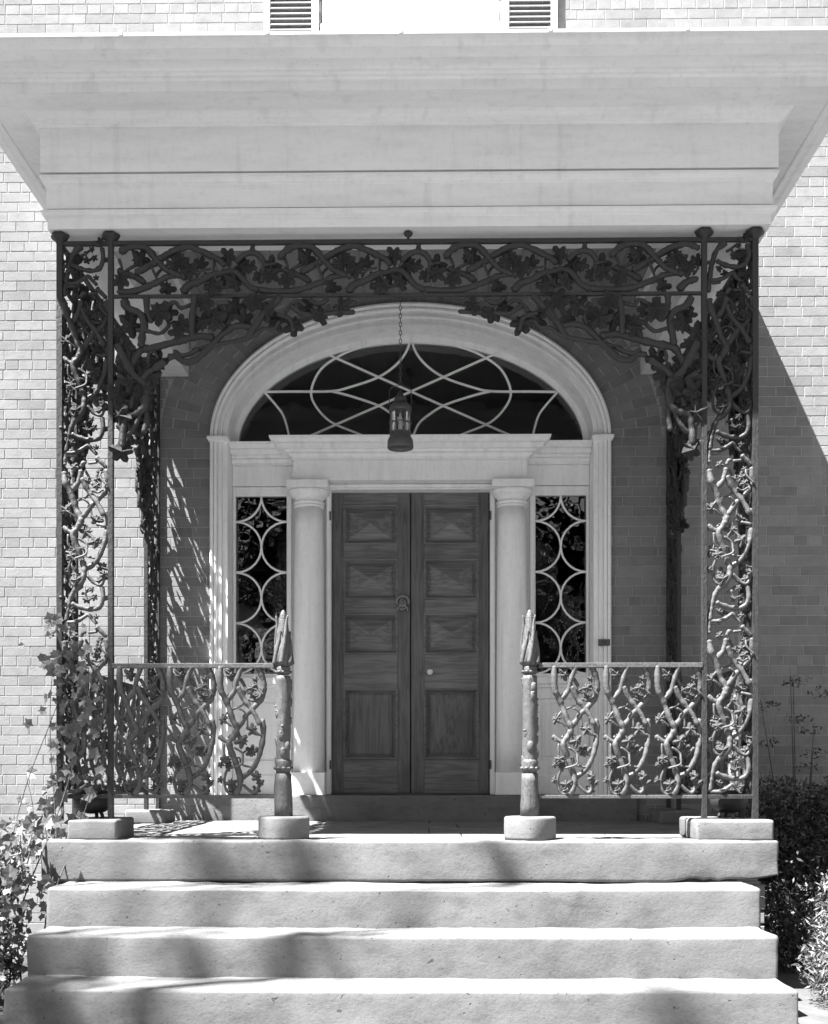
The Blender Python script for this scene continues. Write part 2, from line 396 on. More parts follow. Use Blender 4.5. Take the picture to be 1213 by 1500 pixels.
# the gauged arch: two staggered rings of radial bricks
def epoint(t, o):                                      # point offset o outside the ellipse
    c, s_ = math.cos(t), math.sin(t); nx_, nz_ = c*AZ, s_*AX; L = math.hypot(nx_, nz_)
    return AX*c+o*nx_/L, SPZ+AZ*s_+o*nz_/L
T = [0]; tt = 0
while tt < math.pi:
    c, s_ = math.cos(tt), math.sin(tt); sp = math.hypot(AX*s_, AZ*c); sp *= 1+.22/(sp**3/(AX*AZ)); tt += (CH-.004)/sp; T.append(tt)
sc = math.pi/T[-1]; T = [t*sc for t in T]
for i in range(len(T)-1):
    t0, t1 = T[i], T[i+1]; dj = JT/2/1.5; t0 += dj*.55; t1 -= dj*.55
    cuts = [.004, .205, .209+.004, RING-.004] if i % 2 else [.004, .10, .109, .30, .309, RING-.004]
    for k in range(0, len(cuts), 2):
        o0, o1 = cuts[k], cuts[k+1]
        P = [epoint(t0, o0), epoint(t1, o0), epoint(t1, o1), epoint(t0, o1)]
        d = random.uniform(-.002, .002); cxx = sum(p[0] for p in P)/4; czz = sum(p[1] for p in P)/4
        fr = [(cxx+(p[0]-cxx)*.965, d, czz+(p[1]-czz)*.95) for p in P]
        q.add([(p[0], .05, p[1]) for p in P]+[(p[0], d+.0045, p[1]) for p in P]+fr,
              [(a+i_, a+(i_+1) % 4, a+4+(i_+1) % 4, a+4+i_) for a in (0, 4) for i_ in range(4)]+[(8, 9, 10, 11)])
o = q.build('brick_field', 'brick', wall); o['kind'] = 'stuff'

# upper window with open louvred shutters
win = thing('upper_window', 'white upstairs window directly above the porch roof, only its foot in view', 'window', (0, 0, 0))
x0, x1 = wx(470)+.005, wx(733)-.005
q = MB(); q.box(x0, x1, -.06, .1, WINZ0, WINZ0+.07); q.build('sill', 'paint', win)
q = MB()
for a in ((x0, x0+.085, .02, .12, WINZ0+.07, WINZ1), (x1-.16, x1, .02, .12, WINZ0+.07, WINZ1), (x0+.085, x1-.16, .02, .12, WINZ1-.09, WINZ1)): q.cbox(*a)
q.build('frame', 'paint', win)
q = MB(); zz = WINZ0+.07; xs0, xs1 = x0+.085, x1-.16
q.cbox(xs0, xs1, .06, .1, zz, zz+.30); q.cbox(xs0, xs0+.06, .062, .1, zz+.30, WINZ1-.09); q.cbox(xs1-.06, xs1, .062, .1, zz+.30, WINZ1-.09)
for k in range(1, 3): xx = xs0+(xs1-xs0)*k/3; q.cbox(xx-.012, xx+.012, .064, .09, zz+.30, WINZ1-.09)
for k in range(1, 4): zq = zz+.30+(WINZ1-zz-.39)*k/4; q.cbox(xs0+.06, xs1-.06, .067, .088, zq-.012, zq+.012)
q.build('sash', 'paint', win)
q = MB(); q.box(xs0+.05, xs1-.05, .085, .09, zz+.1, WINZ1-.1); q.build('pane', 'glass', win)
q = MB(); q.box(x0, x1, .355, .36, WINZ0, WINZ1); q.build('blind', 'shade_cloth', win)
for pa, pb, lab in ((387, 467, 'louvred shutter left of the upstairs window, folded back on the wall'), (736, 816, 'louvred shutter right of the upstairs window, folded back on the wall')):
    t = thing('shutter', lab, 'shutter', (0, 0, 0), group='shutters of the upstairs window')
    a, b_ = wx(pa), wx(pb); z0 = WINZ0-.01; z1 = z0+1.75; q = MB()
    for bx in ((a, a+.05, -.045, -.01, z0, z1), (b_-.05, b_, -.045, -.01, z0, z1), (a+.05, b_-.05, -.043, -.012, z0, z0+.035), (a+.05, b_-.05, -.043, -.012, z1-.08, z1)): q.cbox(*bx)
    q.build('frame', 'paint', t); zq = z0+.055; sl = MB()
    sl.add([(a+.05, -.015, -.012), (b_-.05, -.015, -.012), (b_-.05, -.038, .02), (a+.05, -.038, .02), (a+.05, -.01, -.008), (b_-.05, -.01, -.008), (b_-.05, -.033, .024), (a+.05, -.033, .024)][0:8],
           [(0, 1, 2, 3), (7, 6, 5, 4), (0, 4, 5, 1), (3, 2, 6, 7), (0, 3, 7, 4), (1, 5, 6, 2)])
    # slats tilt outwards at the bottom
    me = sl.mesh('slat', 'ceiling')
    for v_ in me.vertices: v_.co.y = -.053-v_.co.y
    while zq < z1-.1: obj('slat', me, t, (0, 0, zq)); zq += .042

# ------------------------------------------------------------------ doorway: casing, arch, fanlight, columns, sidelights
dw = thing('doorway', 'white painted classical door surround with fanlight, sidelights and two columns', 'doorway')
IX = 1.425; IZ = AZ-.165                               # inner ellipse
def arch_ring(prof, t0=0, t1=math.pi, n_=72):          # prof: (inset from outer ellipse, y)
    m_ = MB(); V = []
    for i in range(n_+1):
        t = t0+(t1-t0)*i/n_
        for o_, y in prof:
            u = o_/(AX-IX); ax, az = AX+(IX-AX)*u, AZ+(IZ-AZ)*u; V.append((ax*math.cos(t), y, SPZ+az*math.sin(t)))
    k = len(prof); m_.add(V, [(i*k+j, i*k+j+1, (i+1)*k+j+1, (i+1)*k+j) for i in range(n_) for j in range(k-1)], False); return m_
W_ = AX-IX
prof = [(0, .02), (0, -.05), (.012, -.058), (.024, -.052), (.025, -.030), (.031, -.030), (.032, -.046), (.042, -.048), (.052, -.04), (.054, -.014), (.060, -.014), (.061, -.024), (.078, -.024), (.079, -.036), (.088, -.034), (.090, -.006), (.096, -.006), (.097, -.014), (.116, -.014), (.118, -.024), (W_, -.024), (W_, .30)]
arch_ring(prof).build('arch_moulding', 'paint', dw)
# frame ring round the fanlight glass
def ell_ring(w, y0, y1, name, parent):
    m_ = MB(); V = []; n_ = 64
    for i in range(n_+1):
        t = math.pi*i/n_; c, s_ = math.cos(t), math.sin(t)
        for ww, y in ((0, y1), (0, y0), (w, y0), (w, y1)): V.append(((IX-ww)*c, y, SPZ+(IZ-ww)*s_))
    m_.add(V, [(i*4+j, i*4+j+1, (i+1)*4+j+1, (i+1)*4+j) for i in range(n_) for j in range(3)]); return m_.build(name, 'paint', parent)
fan = MB(); n_ = 48; FY = .262
V = [((IX-.01)*math.cos(math.pi*i/n_), FY, SPZ-.06 if i in (0, n_) else SPZ+(IZ-.01)*math.sin(math.pi*i/n_)) for i in range(n_+1)]
V += [(x, FY+.006, z_) for x, _, z_ in V]; k = n_+1
fan.add(V, [tuple(range(k))[::-1], tuple(range(k, 2*k))]+[(i, (i+1) % k, k+(i+1) % k, k+i) for i in range(k)])
fano = fan.build('fanlight', 'glass', dw)
ell_ring(.045, .235, .29, 'frame', fano)
def P3(p, y): return at(p[0], p[1], y)
FP = [[(384, 574), (430, 573.5), (485, 573), (511, 567.5), (553, 553), (580, 534.6), (596, 513.5), (602, 493)],
      [(485, 573), (511, 579.4), (550.7, 592.6), (572, 605), (590, 620), (599, 640)],
      [(602, 494), (560, 501), (525, 510), (498, 521), (470, 541), (456, 571.5), (462, 594), (484.7, 618), (524, 635), (540, 642)],
      [(471, 515), (602, 573.5), (748, 638)], [(387, 574), (405.5, 595), (416, 611), (424, 640)]]
for i, path in enumerate(FP):
    for mir in (0, 1):
        pp = [(1204-x, y) if mir else (x, y) for x, y in path]
        off = .0012*(i*2+mir)
        m_ = MB(); P = [Vector(P3(p, FY-.012-off)) for p in pp]
        m_.tube(P, .0098, 6, 5); m_.build('tracery_bar', 'paint', fano)
# casings
cprof = [(0, 0), (0, .05), (.012, .058), (.024, .052), (.025, .030), (.031, .030), (.032, .046), (.042, .048), (.052, .04), (.054, .014), (.060, .014), (.061, .024), (.078, .024), (.079, .036), (.088, .034), (.090, .006), (.096, .006), (.097, .014), (W_, .014), (W_, 0)]
z0, z1 = .19, SPZ-.035
for sx in (-1, 1):
    m_ = MB(); V = []
    for z_ in (z0, z1): V += [(sx*(AX-a), -b_+.0, z_) for a, b_ in cprof]
    k = len(cprof); m_.add(V, [(i, i+1, k+i+1, k+i) for i in range(k-1)])
    m_.box(sx*IX if sx > 0 else -IX-.03, IX+.03 if sx > 0 else -IX, .001, .30, z0, z1)
    m_.build('casing', 'paint', dw)
    m_ = MB(); xa, xb = sorted((sx*(AX+.012), sx*(IX-.01)))
    m_.cbox(xa, xb, -.075, .29, z1, z1+.012); m_.cbox(xa-.006, xb+.006, -.088, .29, z1+.012, z1+.034); m_.build('impost', 'paint', dw)
# entablature with breakfront
yb, yf, xb = .20, .03, .916
path = [(-IX+.003, yb), (-xb, yb), (-xb, yf), (xb, yf), (xb, yb), (IX-.003, yb)]
eprof = [(-.02, 2.659), (0, 2.659), (0, 2.812), (-.008, 2.813), (-.008, 2.819), (.012, 2.820), (.012, 2.828), (.006, 2.829), (.006, 2.833), (.014, 2.838), (.026, 2.846), (.034, 2.858), (.034, 2.862), (.026, 2.8625), (.026, 2.868), (.040, 2.870), (.055, 2.878), (.055, 2.884), (.11, 2.885), (.115, 2.918), (.108, 2.919), (.108, 2.924), (.13, 2.926), (.15, 2.935), (.158, 2.943), (.165, 2.945), (.17, 2.966), (-.02, 2.972)]
m_ = MB(); m_.sweep(path, eprof); m_.box(-xb+.01, xb-.01, yf+.002, .30, 2.661, 2.80); m_.box(-xb+.01, xb-.01, yf-.02, .30, 2.955, 2.9655)
m_.box(-IX+.003, IX-.003, yb+.01, .30, 2.661, 2.969); m_.build('entablature', 'paint', dw)
# backing jambs, door frame
m_ = MB()
for sx in (-1, 1):
    a, b_ = sorted((sx*.985, sx*.634)); m_.box(a, b_, .235, .34, .196, 2.655)
    a, b_ = sorted((sx*.670, sx*.634)); m_.cbox(a, b_, .17, .234, .196, 2.655)
    a, b_ = sorted((sx*.985, sx*.95)); m_.cbox(a, b_, .20, .234, .196, 2.655)
m_.cbox(-.634, .634, .17, .33, 2.62, 2.657); m_.cbox(-.70, .70, .145, .169, 2.63, 2.656); m_.build('door_frame', 'paint', dw)
# columns
for sx in (-1, 1):
    cx, cy = sx*.800, .115; m_ = MB()
    pr = [(.1235, .375), (.1225, .6), (.1215, 1.0), (.119, 1.5), (.114, 2.0), (.109, 2.3), (.1065, 2.455)]
    m_.lathe(pr, cx, cy, 0, 40); col = m_.build('column', 'paint', dw)
    m_ = MB(); pr = [(.1065, 2.455), (.116, 2.46), (.119, 2.466), (.116, 2.472), (.110, 2.475), (.110, 2.481), (.121, 2.485), (.124, 2.491), (.121, 2.497), (.112, 2.50), (.112, 2.522), (.118, 2.53), (.140, 2.545), (.152, 2.553), (.152, 2.558), (.158, 2.562), (.163, 2.575), (.160, 2.588), (.150, 2.592)]
    m_.lathe(pr, cx, cy, 0, 40); m_.cbox(cx-.163, cx+.163, cy-.163, cy+.12, 2.592, 2.650); m_.build('capital', 'paint', col)
    m_ = MB(); m_.cbox(cx-.135, cx+.135, cy-.135, cy+.12, .196, .373); m_.build('base', 'paint', col)
# sidelights
for sx in (-1, 1):
    gx0, gx1 = (wx(346, .25), wx(420.5, .25)) if sx < 0 else (wx(784, .25), wx(858.5, .25))
    gz1, gz0 = wz(727, .25), wz(987, .25)
    q = MB(); q.box(gx0-.01, gx1+.01, .25, .256, gz0-.01, gz1+.01); sl = q.build('sidelight', 'glass', dw)
    ya, yc = .222, .285; q = MB(); ex0 = -IX+.003 if sx < 0 else .985; ex1 = -.985 if sx < 0 else IX-.003
    q.cbox(ex0, gx0, ya, yc, gz0-.03, 2.657); q.cbox(gx1, ex1, ya, yc, gz0-.03, 2.657) if ex1 > gx1 else None
    q.cbox(gx0, gx1, ya+.004, yc, gz1, 2.656); q.cbox(gx0, gx1, ya+.004, yc, gz0-.03, gz0); q.build('frame', 'paint', sl)
    cy_ = [gz1-(gz1-gz0)*(k/3.5) for k in range(4)]; rr_ = (gz1-gz0)/7; hw = (gx1-gx0)/2
    for k, cz in enumerate(cy_):
        for side in (0, 1):
            P = []
            a0, a1 = (-90, 90); 
            if k == 0: a0, a1 = -90, 0
            for j in range(15):
                a = R(a0+(a1-a0)*j/14); X_ = math.cos(a)*hw; P.append(Vector(((gx0+X_) if side == 0 else (gx1-X_), .241-.0012*side-.0006*(k % 2), cz+math.sin(a)*rr_)))
            q = MB(); q.tube(P, .0088, 6, 1); q.build('tracery_bar', 'paint', sl)
    # apron panel below
    q = MB(); q.cbox(ex0, ex1, .195, .29, gz0-.085, gz0-.03); q.cbox(ex0, ex1, .21, .29, gz0-.115, gz0-.085)
    zt = gz0-.115; zb = .196
    q.box(ex0, ex1, .245, .29, zb, zt)
    q.cbox(ex0, ex0+.055, .222, .245, zb, zt); q.cbox(ex1-.055, ex1, .222, .245, zb, zt)
    q.cbox(ex0+.055, ex1-.055, .222, .245, zt-.085, zt); q.cbox(ex0+.055, ex1-.055, .222, .245, zb, zb+.27)
    q.cbox(ex0, ex1, .208, .2215, zb, zb+.155)
    q.cbox(ex0+.085, ex1-.085, .232, .245, zb+.30, zt-.115, .008); q.build('apron_panel', 'paint', dw)

# door leaves
def rect_ring(m_, x0, x1, z0, z1, prof):               # mitred moulding, prof (inset, y)
    V = []; k = len(prof)
    for a, y in prof: V += [(x0+a, y, z0+a), (x1-a, y, z0+a), (x1-a, y, z1-a), (x0+a, y, z1-a)]
    m_.add(V, [(i*4+j, i*4+(j+1) % 4, (i+1)*4+(j+1) % 4, (i+1)*4+j) for i in range(k-1) for j in range(4)])
DY = .285
def leaf_door(px0, px1, pans, lab):
    t = thing('door_leaf', lab, 'door', (wx(px0, DY), DY, .21))
    t.location = (0, 0, 0)
    X0, X1 = wx(px0, DY), wx(px1, DY); Z1, Z0 = wz(721, DY), .207
    zs = [(wz(b_, DY), wz(a, DY)) for a, b_ in ((739.6, 796.8), (819, 878), (899, 958), (1009, 1112.4))]
    pa, pb = wx(pans[0], DY), wx(pans[1], DY)
    q = MB(); q.cbox(X0, pa, DY, DY+.045, Z0, Z1, .003); q.build('stile', 'oak_v', t)
    q = MB(); q.cbox(pb, X1, DY, DY+.045, Z0, Z1, .003); q.build('stile', 'oak_v', t)
    ed = [Z1]+[z_ for zz in zs for z_ in (zz[1], zz[0])]+[Z0]
    for i in range(0, len(ed), 2):
        q = MB(); q.cbox(pa, pb, DY+.0015, DY+.045, ed[i+1], ed[i], .002); q.build('rail', 'oak_h', t)
    for i, (a, b_) in enumerate(zs):
        q = MB(); rect_ring(q, pa-.004, pb+.004, a-.004, b_+.004, [(0, DY+.002), (0, DY-.010), (.006, DY-.015), (.014, DY-.013), (.018, DY-.002), (.026, DY+.006), (.034, DY+.020), (.036, DY+.024)])
        mo = q.build('moulding', 'oak_h', t)
        x0_, x1_, a_, c_ = pa+.03, pb-.03, a+.03, b_-.03
        q = MB(); rect_ring(q, x0_, x1_, a_, c_, [(0, DY+.026), (.012, DY+.024), (.016, DY+.016)])
        xm, zm = (x0_+x1_)/2, (a_+c_)/2; e = .016; y = DY+.016
        if i < 3 or px0 > 550:
            q.add([(x0_+e, y, a_+e), (x1_-e, y, a_+e), (x1_-e, y, c_-e), (x0_+e, y, c_-e), (xm, DY-.034, zm)], [(0, 1, 4), (1, 2, 4), (2, 3, 4), (3, 0, 4)])
        else:
            q.add([(x0_+e, y, a_+e), (x1_-e, y, a_+e), (x1_-e, y, c_-e), (x0_+e, y, c_-e)], [(0, 1, 2, 3)])
        q.build('raised_panel', 'oak_v' if i == 3 else 'oak_h', t)
    return t
dl = leaf_door(487.3, 600.8, (503.4, 582.4), 'left leaf of the panelled oak double door, carrying the brass face knocker')
dr = leaf_door(602.2, 716, (621.8, 701), 'right leaf of the panelled oak double door, with the round white knob')
q = MB(); xk, zk = wx(630, DY), wz(985, DY)
q.lathe([(.002, 0), (.012, .001), (.014, .004), (.009, .008), (.009, .02), (.02, .026), (.025, .038), (.022, .05), (.012, .057), (.001, .059)], 0, 0, 0, 20)
q.v = [(xk+a, DY-c, zk+b_) for a, b_, c in q.v]; q.build('knob', 'porcelain', dr)
q = MB(); xh, zh = wx(616, DY), wz(987, DY); q.box(xh-.006, xh+.006, DY-.003, DY+.002, zh-.028, zh+.028); q.sphere((xh, DY-.003, zh+.012), .006); q.build('keyhole', 'dark_metal', dr)
# face knocker
q = MB(); xn, zn = wx(590, DY), wz(884, DY)
q.sphere((xn, DY-.012, zn), .034, 14, 10, (.8, .8, 1.1)); q.sphere((xn, DY-.045, zn-.004), .009, 8, 6, (.7, 1, 1.5))
for sx in (-1, 1):
    q.sphere((xn+sx*.011, DY-.038, zn+.008), .006, 8, 6); q.sphere((xn+sx*.013, DY-.034, zn-.012), .011, 8, 6)
    q.sphere((xn+sx*.011, DY-.04, zn+.016), .006, 8, 6, (1.6, 1, .6))
for k in range(13):
    a = R(-20+220*k/12); q.sphere((xn+.036*math.cos(a), DY-.016, zn+.012+.034*math.sin(a)), .011, 8, 6)
for k in range(7): q.sphere((xn-.018+.006*k, DY-.028, zn-.032-.004*(3-abs(k-3))), .008, 8, 6)
q.v = [(xn+(a-xn)*1.3, DY-(DY-c)*1.1, zn+(b_-zn)*1.25) for a, c, b_ in q.v]; kn = q.build('knocker', 'brass', dl)
q = MB(); q.tube([(xn+.04*math.sin(R(a)), DY-.04, zn-.02-.045*(1-math.cos(R(a)))*.7) for a in range(-110, 111, 20)], .0065, 8, 3); q.build('ring', 'brass', kn)
for t, px, in ((dl, 484), (dr, 718.5)):
    for py in (755, 1120):
        q = MB(); x_ = wx(px, .16); q.lathe([(.006, -.035), (.0075, -.033), (.0075, .033), (.006, .035)], x_, .165, wz(py, .16), 10); q.build('hinge', 'dark_metal', t)
q = MB(); q.box(-.632, .632, .2, .33, .197, .206); q.build('threshold', 'dark_metal', dw)
q = MB(); xa = wx(884.5, -.03); za = wz(942, -.03); q.cbox(xa-.045, xa+.045, -.062, -.0585+.02, za-.025, za+.025, .003); q.sphere((xa, -.068, za+.002), .009)
q.build('doorbell', 'dark_metal', label='small dark doorbell plate on the right door casing', cat='doorbell')

# ------------------------------------------------------------------ stone base, door step, porch floor, steps
q = MB(); q.rock(-.93, .93, -.13, .19, -.01, .194, .012, .06, .002, 3)
q.build('door_step', 'plaster', label='wide grey stone door step under the double door', cat='door step')
for a, b_, lab in ((-1.60, -.935, 'rendered stone base left of the door step, sunlit at its right end'), (.935, 1.76, 'grey rendered stone base right of the door step')):
    q = MB(); q.rock(a, b_, -.045, .19, -.01, .19, .008, .08, .0015, 5); q.build('base_course', 'plaster', label=lab, cat='wall base', group='wall bases beside the door')
fl = obj('porch_floor', None, kind='structure'); 
ys = [-2.2, -1.62, -1.0, -.45, .0]; seed = 0
for j in range(4):
    xs = [-1.98, -.9+.25*(j % 2), .35-.2*(j % 2), 1.25, 2.05]
    for i in range(4):
        seed += 1; q = MB(); q.rock(xs[i]+.003, xs[i+1]-.003, ys[j]+.003, ys[j+1]-.003, -.2, -.002+.004*(j-3)+random.uniform(-.001, .001), .006, .12, .001, seed)
        q.build('paving_slab', 'flag', fl)
q = MB(); q.box(-1.95, 2.0, -2.5, -.002, GZ-.05, -.205); q.build('porch_core', 'mortar', fl)
st = thing('front_steps', 'broad worn limestone steps with broken edges rising to the porch', 'steps', (0, 0, GZ)); st.location = (0, 0, 0)
zs = [wz(1231, -2.59), wz(1301, -2.93), wz(1371, -3.27), wz(1450, -3.61)]
zb = [-.235, zs[1]-.235, zs[2]-.23, GZ-.1]
def stone_row(xs, y0, y1, z0, z1, seed, wear=.006, amp=.0055):
    for i in range(len(xs)-1):
        q = MB(); q.rock(xs[i]-(.006 if i else 0), xs[i+1]+(.006 if i < len(xs)-2 else 0), y0, y1, z0, z1, .017, .04, amp, seed+i, wear, chip=seed == 10); q.build('step_stone', 'stone', st)
stone_row([wx(61, -2.59), wx(1142, -2.59)], -2.59, -2.197, -.235, zs[0], 10, .004)
stone_row([wx(68.5, -2.93), wx(1115, -2.93)], -2.93, -2.53, zs[1]-.25, zs[1], 20, .01)
stone_row([wx(38, -3.27), wx(1140, -3.27)], -3.27, -2.9, zs[2]-.25, zs[2], 30, .008)
stone_row([wx(4, -3.61), wx(1172, -3.61)], -3.61, -3.24, GZ-.1, zs[3], 40, .008)
# brick foundation under the porch slab
fo = thing('porch_foundation', 'rough brick foundation showing under the broken edge of the porch slab', 'foundation', (0, 0, 0))
q = MB(); q.box(-1.95, 2.0, -2.515, -2.5, GZ-.05, -.24); q.box(-1.965, -1.95, -2.5, -.01, GZ-.05, -.24); q.box(2.0, 2.015, -2.5, -.01, GZ-.05, -.24); q.build('mortar', 'mortar', fo)
for sx, xf in ((1, 2.03), (-1, -1.98)):
    for k in range(9):
        z_ = -.245-CH*(k+1)+.004
        q = MB(); L = .11 if k % 2 else .22
        a, b_ = (xf-L, xf) if sx > 0 else (xf, xf+L)
        q.cbox(a, b_, -2.535+random.uniform(-.004, .004), -2.45, z_, z_+CH-.012, .006); q.build('brick', 'brick', fo)
        yy = -2.44
        while yy < -.2:
            q = MB(); q.box(min(xf, xf-sx*.05), max(xf, xf-sx*.05), yy, yy+.2, z_, z_+CH-.012); q.build('brick', 'brick', fo) if yy < -2.2 else None
            yy += .21

# plinth blocks
YP = -2.42
def block(x0, x1, y0, y1, z0, z1, lab, grp='plinth blocks on the porch floor', m='stone', cat='plinth', r=.016):
    q = MB(); q.rock(x0, x1, y0, y1, z0, z1, r, .03, .005, random.randint(50, 99)); return q.build('plinth_block', m, label=lab, cat=cat, group=grp)
def drum(px, lab):                                     # low round base of a newel post
    q = MB(); zt_ = wz(1197, -2.54); w = .136
    q.lathe([(w*.98, -.01), (w, .01), (w*1.005, zt_*.5), (w, zt_-.014), (w*.985, zt_-.005), (w*.93, zt_), (w*.6, zt_+.001), (.002, zt_+.001)], wx(px, YP), YP, 0, 48,
            lambda a, z_, r_: .004*noise.noise(Vector((math.cos(a)*3+px, math.sin(a)*3, z_*20)))+.010*(abs(math.cos(2*a))**3)*r_/w)
    q.build('plinth_block', 'stone', label=lab, cat='plinth', group='plinth blocks on the porch floor')
ztop = wz(1201, -2.5)
block(wx(98, -2.54), wx(171, -2.54), -2.54, -2.16, -.01, ztop, 'square stone plinth under the left corner trellis, beside the ivy')
block(wx(1021, -2.54), wx(1134, -2.54), -2.54, -2.24, -.01, ztop, 'long stone plinth under the right corner trellis')
block(wx(1010, -2.2), 2.06, -2.236, -2.12, -.01, wz(1198, -2.2), 'narrow stone curb just behind the right corner plinth')
block(wx(1000, -2.1), 2.06, -2.115, -2.0, -.01, wz(1197, -2.1), 'second narrow stone curb behind the right corner plinth')
drum(416.0, 'stone drum carrying the left newel post')
drum(776.5, 'stone drum carrying the right newel post')
block(-2.10, wx(241, -.45), -.50, -.06, -.01, wz(1187, -.45), 'stone block at the house wall under the left wall trellis')
block(wx(965, -.45), 2.14, -.50, -.06, -.01, wz(1187, -.45), 'stone block at the house wall under the right wall trellis')

# ------------------------------------------------------------------ portico roof
pr_ = thing('portico_roof', 'white wooden porch roof with deep moulded cornice over the iron trellis', 'porch roof', (0, 0, 0))
BXL, BXR, BF, BB = -2.02, 2.08, -2.48, -2.19
path = [(BXL, -.001), (BXL, BF), (BXR, BF), (BXR, -.001)]
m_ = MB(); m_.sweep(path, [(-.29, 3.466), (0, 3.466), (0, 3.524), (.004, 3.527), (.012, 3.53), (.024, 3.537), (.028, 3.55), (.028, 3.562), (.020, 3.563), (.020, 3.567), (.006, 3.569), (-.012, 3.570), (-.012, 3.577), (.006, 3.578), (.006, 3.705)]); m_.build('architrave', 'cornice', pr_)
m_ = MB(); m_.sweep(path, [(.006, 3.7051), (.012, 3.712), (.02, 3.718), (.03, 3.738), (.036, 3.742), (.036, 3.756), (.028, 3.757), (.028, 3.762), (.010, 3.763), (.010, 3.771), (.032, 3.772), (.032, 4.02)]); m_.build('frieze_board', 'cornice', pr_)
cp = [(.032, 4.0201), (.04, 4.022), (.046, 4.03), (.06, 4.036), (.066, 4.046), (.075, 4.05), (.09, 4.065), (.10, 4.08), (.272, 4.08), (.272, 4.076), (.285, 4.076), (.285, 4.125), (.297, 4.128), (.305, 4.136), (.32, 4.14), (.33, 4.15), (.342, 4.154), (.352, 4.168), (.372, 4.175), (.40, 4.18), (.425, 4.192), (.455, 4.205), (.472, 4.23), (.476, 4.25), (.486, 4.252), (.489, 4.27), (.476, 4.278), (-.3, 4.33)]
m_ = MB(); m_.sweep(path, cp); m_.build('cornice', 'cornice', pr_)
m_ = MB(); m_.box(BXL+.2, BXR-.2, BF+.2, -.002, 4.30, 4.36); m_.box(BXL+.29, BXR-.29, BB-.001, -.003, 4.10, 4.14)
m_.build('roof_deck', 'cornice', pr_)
for px in (178, 392, 587, 805, 1005):                  # solder seams of the metal gutter edge
    x_ = wx(px, -2.94); m_ = MB(); m_.box(x_-.008, x_+.008, BF-.4915, BF-.47, 4.256, 4.281); m_.build('gutter_seam', 'cornice', pr_)
# inner beam faces + ceiling boards
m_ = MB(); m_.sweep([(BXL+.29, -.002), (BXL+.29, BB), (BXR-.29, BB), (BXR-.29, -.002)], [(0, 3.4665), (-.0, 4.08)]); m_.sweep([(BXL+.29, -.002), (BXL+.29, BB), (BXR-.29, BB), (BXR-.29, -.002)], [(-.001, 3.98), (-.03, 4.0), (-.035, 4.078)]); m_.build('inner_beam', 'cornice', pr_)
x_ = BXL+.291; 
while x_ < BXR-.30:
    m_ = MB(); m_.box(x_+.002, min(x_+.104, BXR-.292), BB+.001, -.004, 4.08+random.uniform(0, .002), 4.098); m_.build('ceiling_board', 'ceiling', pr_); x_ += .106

# ------------------------------------------------------------------ cast-iron vine work
SPX = 256.3                                            # pixels per metre in the plane of the front posts
def iron_leaf(s_, seed, m='iron', thick=.005, lobes=5, curl=.16):
    rnd = random.Random(seed); m_ = MB(); n_ = lobes*4; V = []; 
    for i in range(n_):
        a = 2*math.pi*i/n_; ph = (i % 4)
        rr = s_*(1.0 if ph == 0 else .86 if ph in (1, 3) else .52)*(1+rnd.uniform(-.12, .12))
        if i == n_//2+2: rr *= .6
        V.append((rr*math.sin(a), -curl*s_*(.3*math.sin(2*a+seed)+.5*(rr/s_)**2)+.25*s_, rr*math.cos(a)))
    V.append((0, -.12*s_, 0))
    for i in range(n_): x, y, z_ = V[i]; V.append((x*.55, y*.4-.10*s_*(1 if i % 4 == 0 else -.6), z_*.55))
    f = []
    for i in range(n_):
        j = (i+1) % n_; f.append((n_, n_+1+j, n_+1+i)); f.append((n_+1+i, n_+1+j, j, i))
    nv = len(V)
    if thick:
        V += [(x*.97, y+thick, z_*.97) for x, y, z_ in V]; f += [tuple(a+nv for a in q_)[::-1] for q_ in list(f)]
        f += [(i, (i+1) % n_, nv+(i+1) % n_, nv+i) for i in range(n_)]
    m_.add(V, f, False); return m_.mesh('leaf', m)
LEAFS = [iron_leaf(1.0, k, thick=.12) for k in range(5)]; WLEAFS = [iron_leaf(1.0, k, 'pale_iron', thick=.12) for k in range(5)]
def vine_mesh(paths, unit, clip=None, mirror=False, fat=1.15, m='iron'):
    m_ = MB(); sgn = -1 if mirror else 1
    for i, (pts, r_) in enumerate(paths):
        if clip: pts = [p for p in pts if clip[0] <= p[0] <= clip[1] and clip[2] <= p[1] <= clip[3]]
        if len(pts) < 2: continue
        thick = r_/unit > .0065; w0 = ((i*37) % 5-2)*.0035*(1 if thick else 1.8); P = []
        for k, p in enumerate(pts): P.append(Vector((sgn*p[0]/unit, w0-.006*math.sin(k*1.3+i)*(1 if thick else 1.6)-(0 if thick else .006), -p[1]/unit)))
        rr = r_/unit*fat
        m_.tube(P, (lambda t, rr=rr: rr*(1.06-.12*t)), 8 if thick else 6, 5, .21 if thick else .16)
        if thick:                                      # pruned knots on the stems
            Q = spline(P, 3); rnd = random.Random(i*5+3)
            for k in range(2, len(Q)-2, 4):
                if rnd.random() < .6:
                    a = rnd.uniform(0, 6.28); m_.sphere(Q[k]+Vector((math.cos(a), -.4, math.sin(a)))*rr*.6, rr*rnd.uniform(.45, .62), 7, 5)
    return m_.mesh('vine', m)
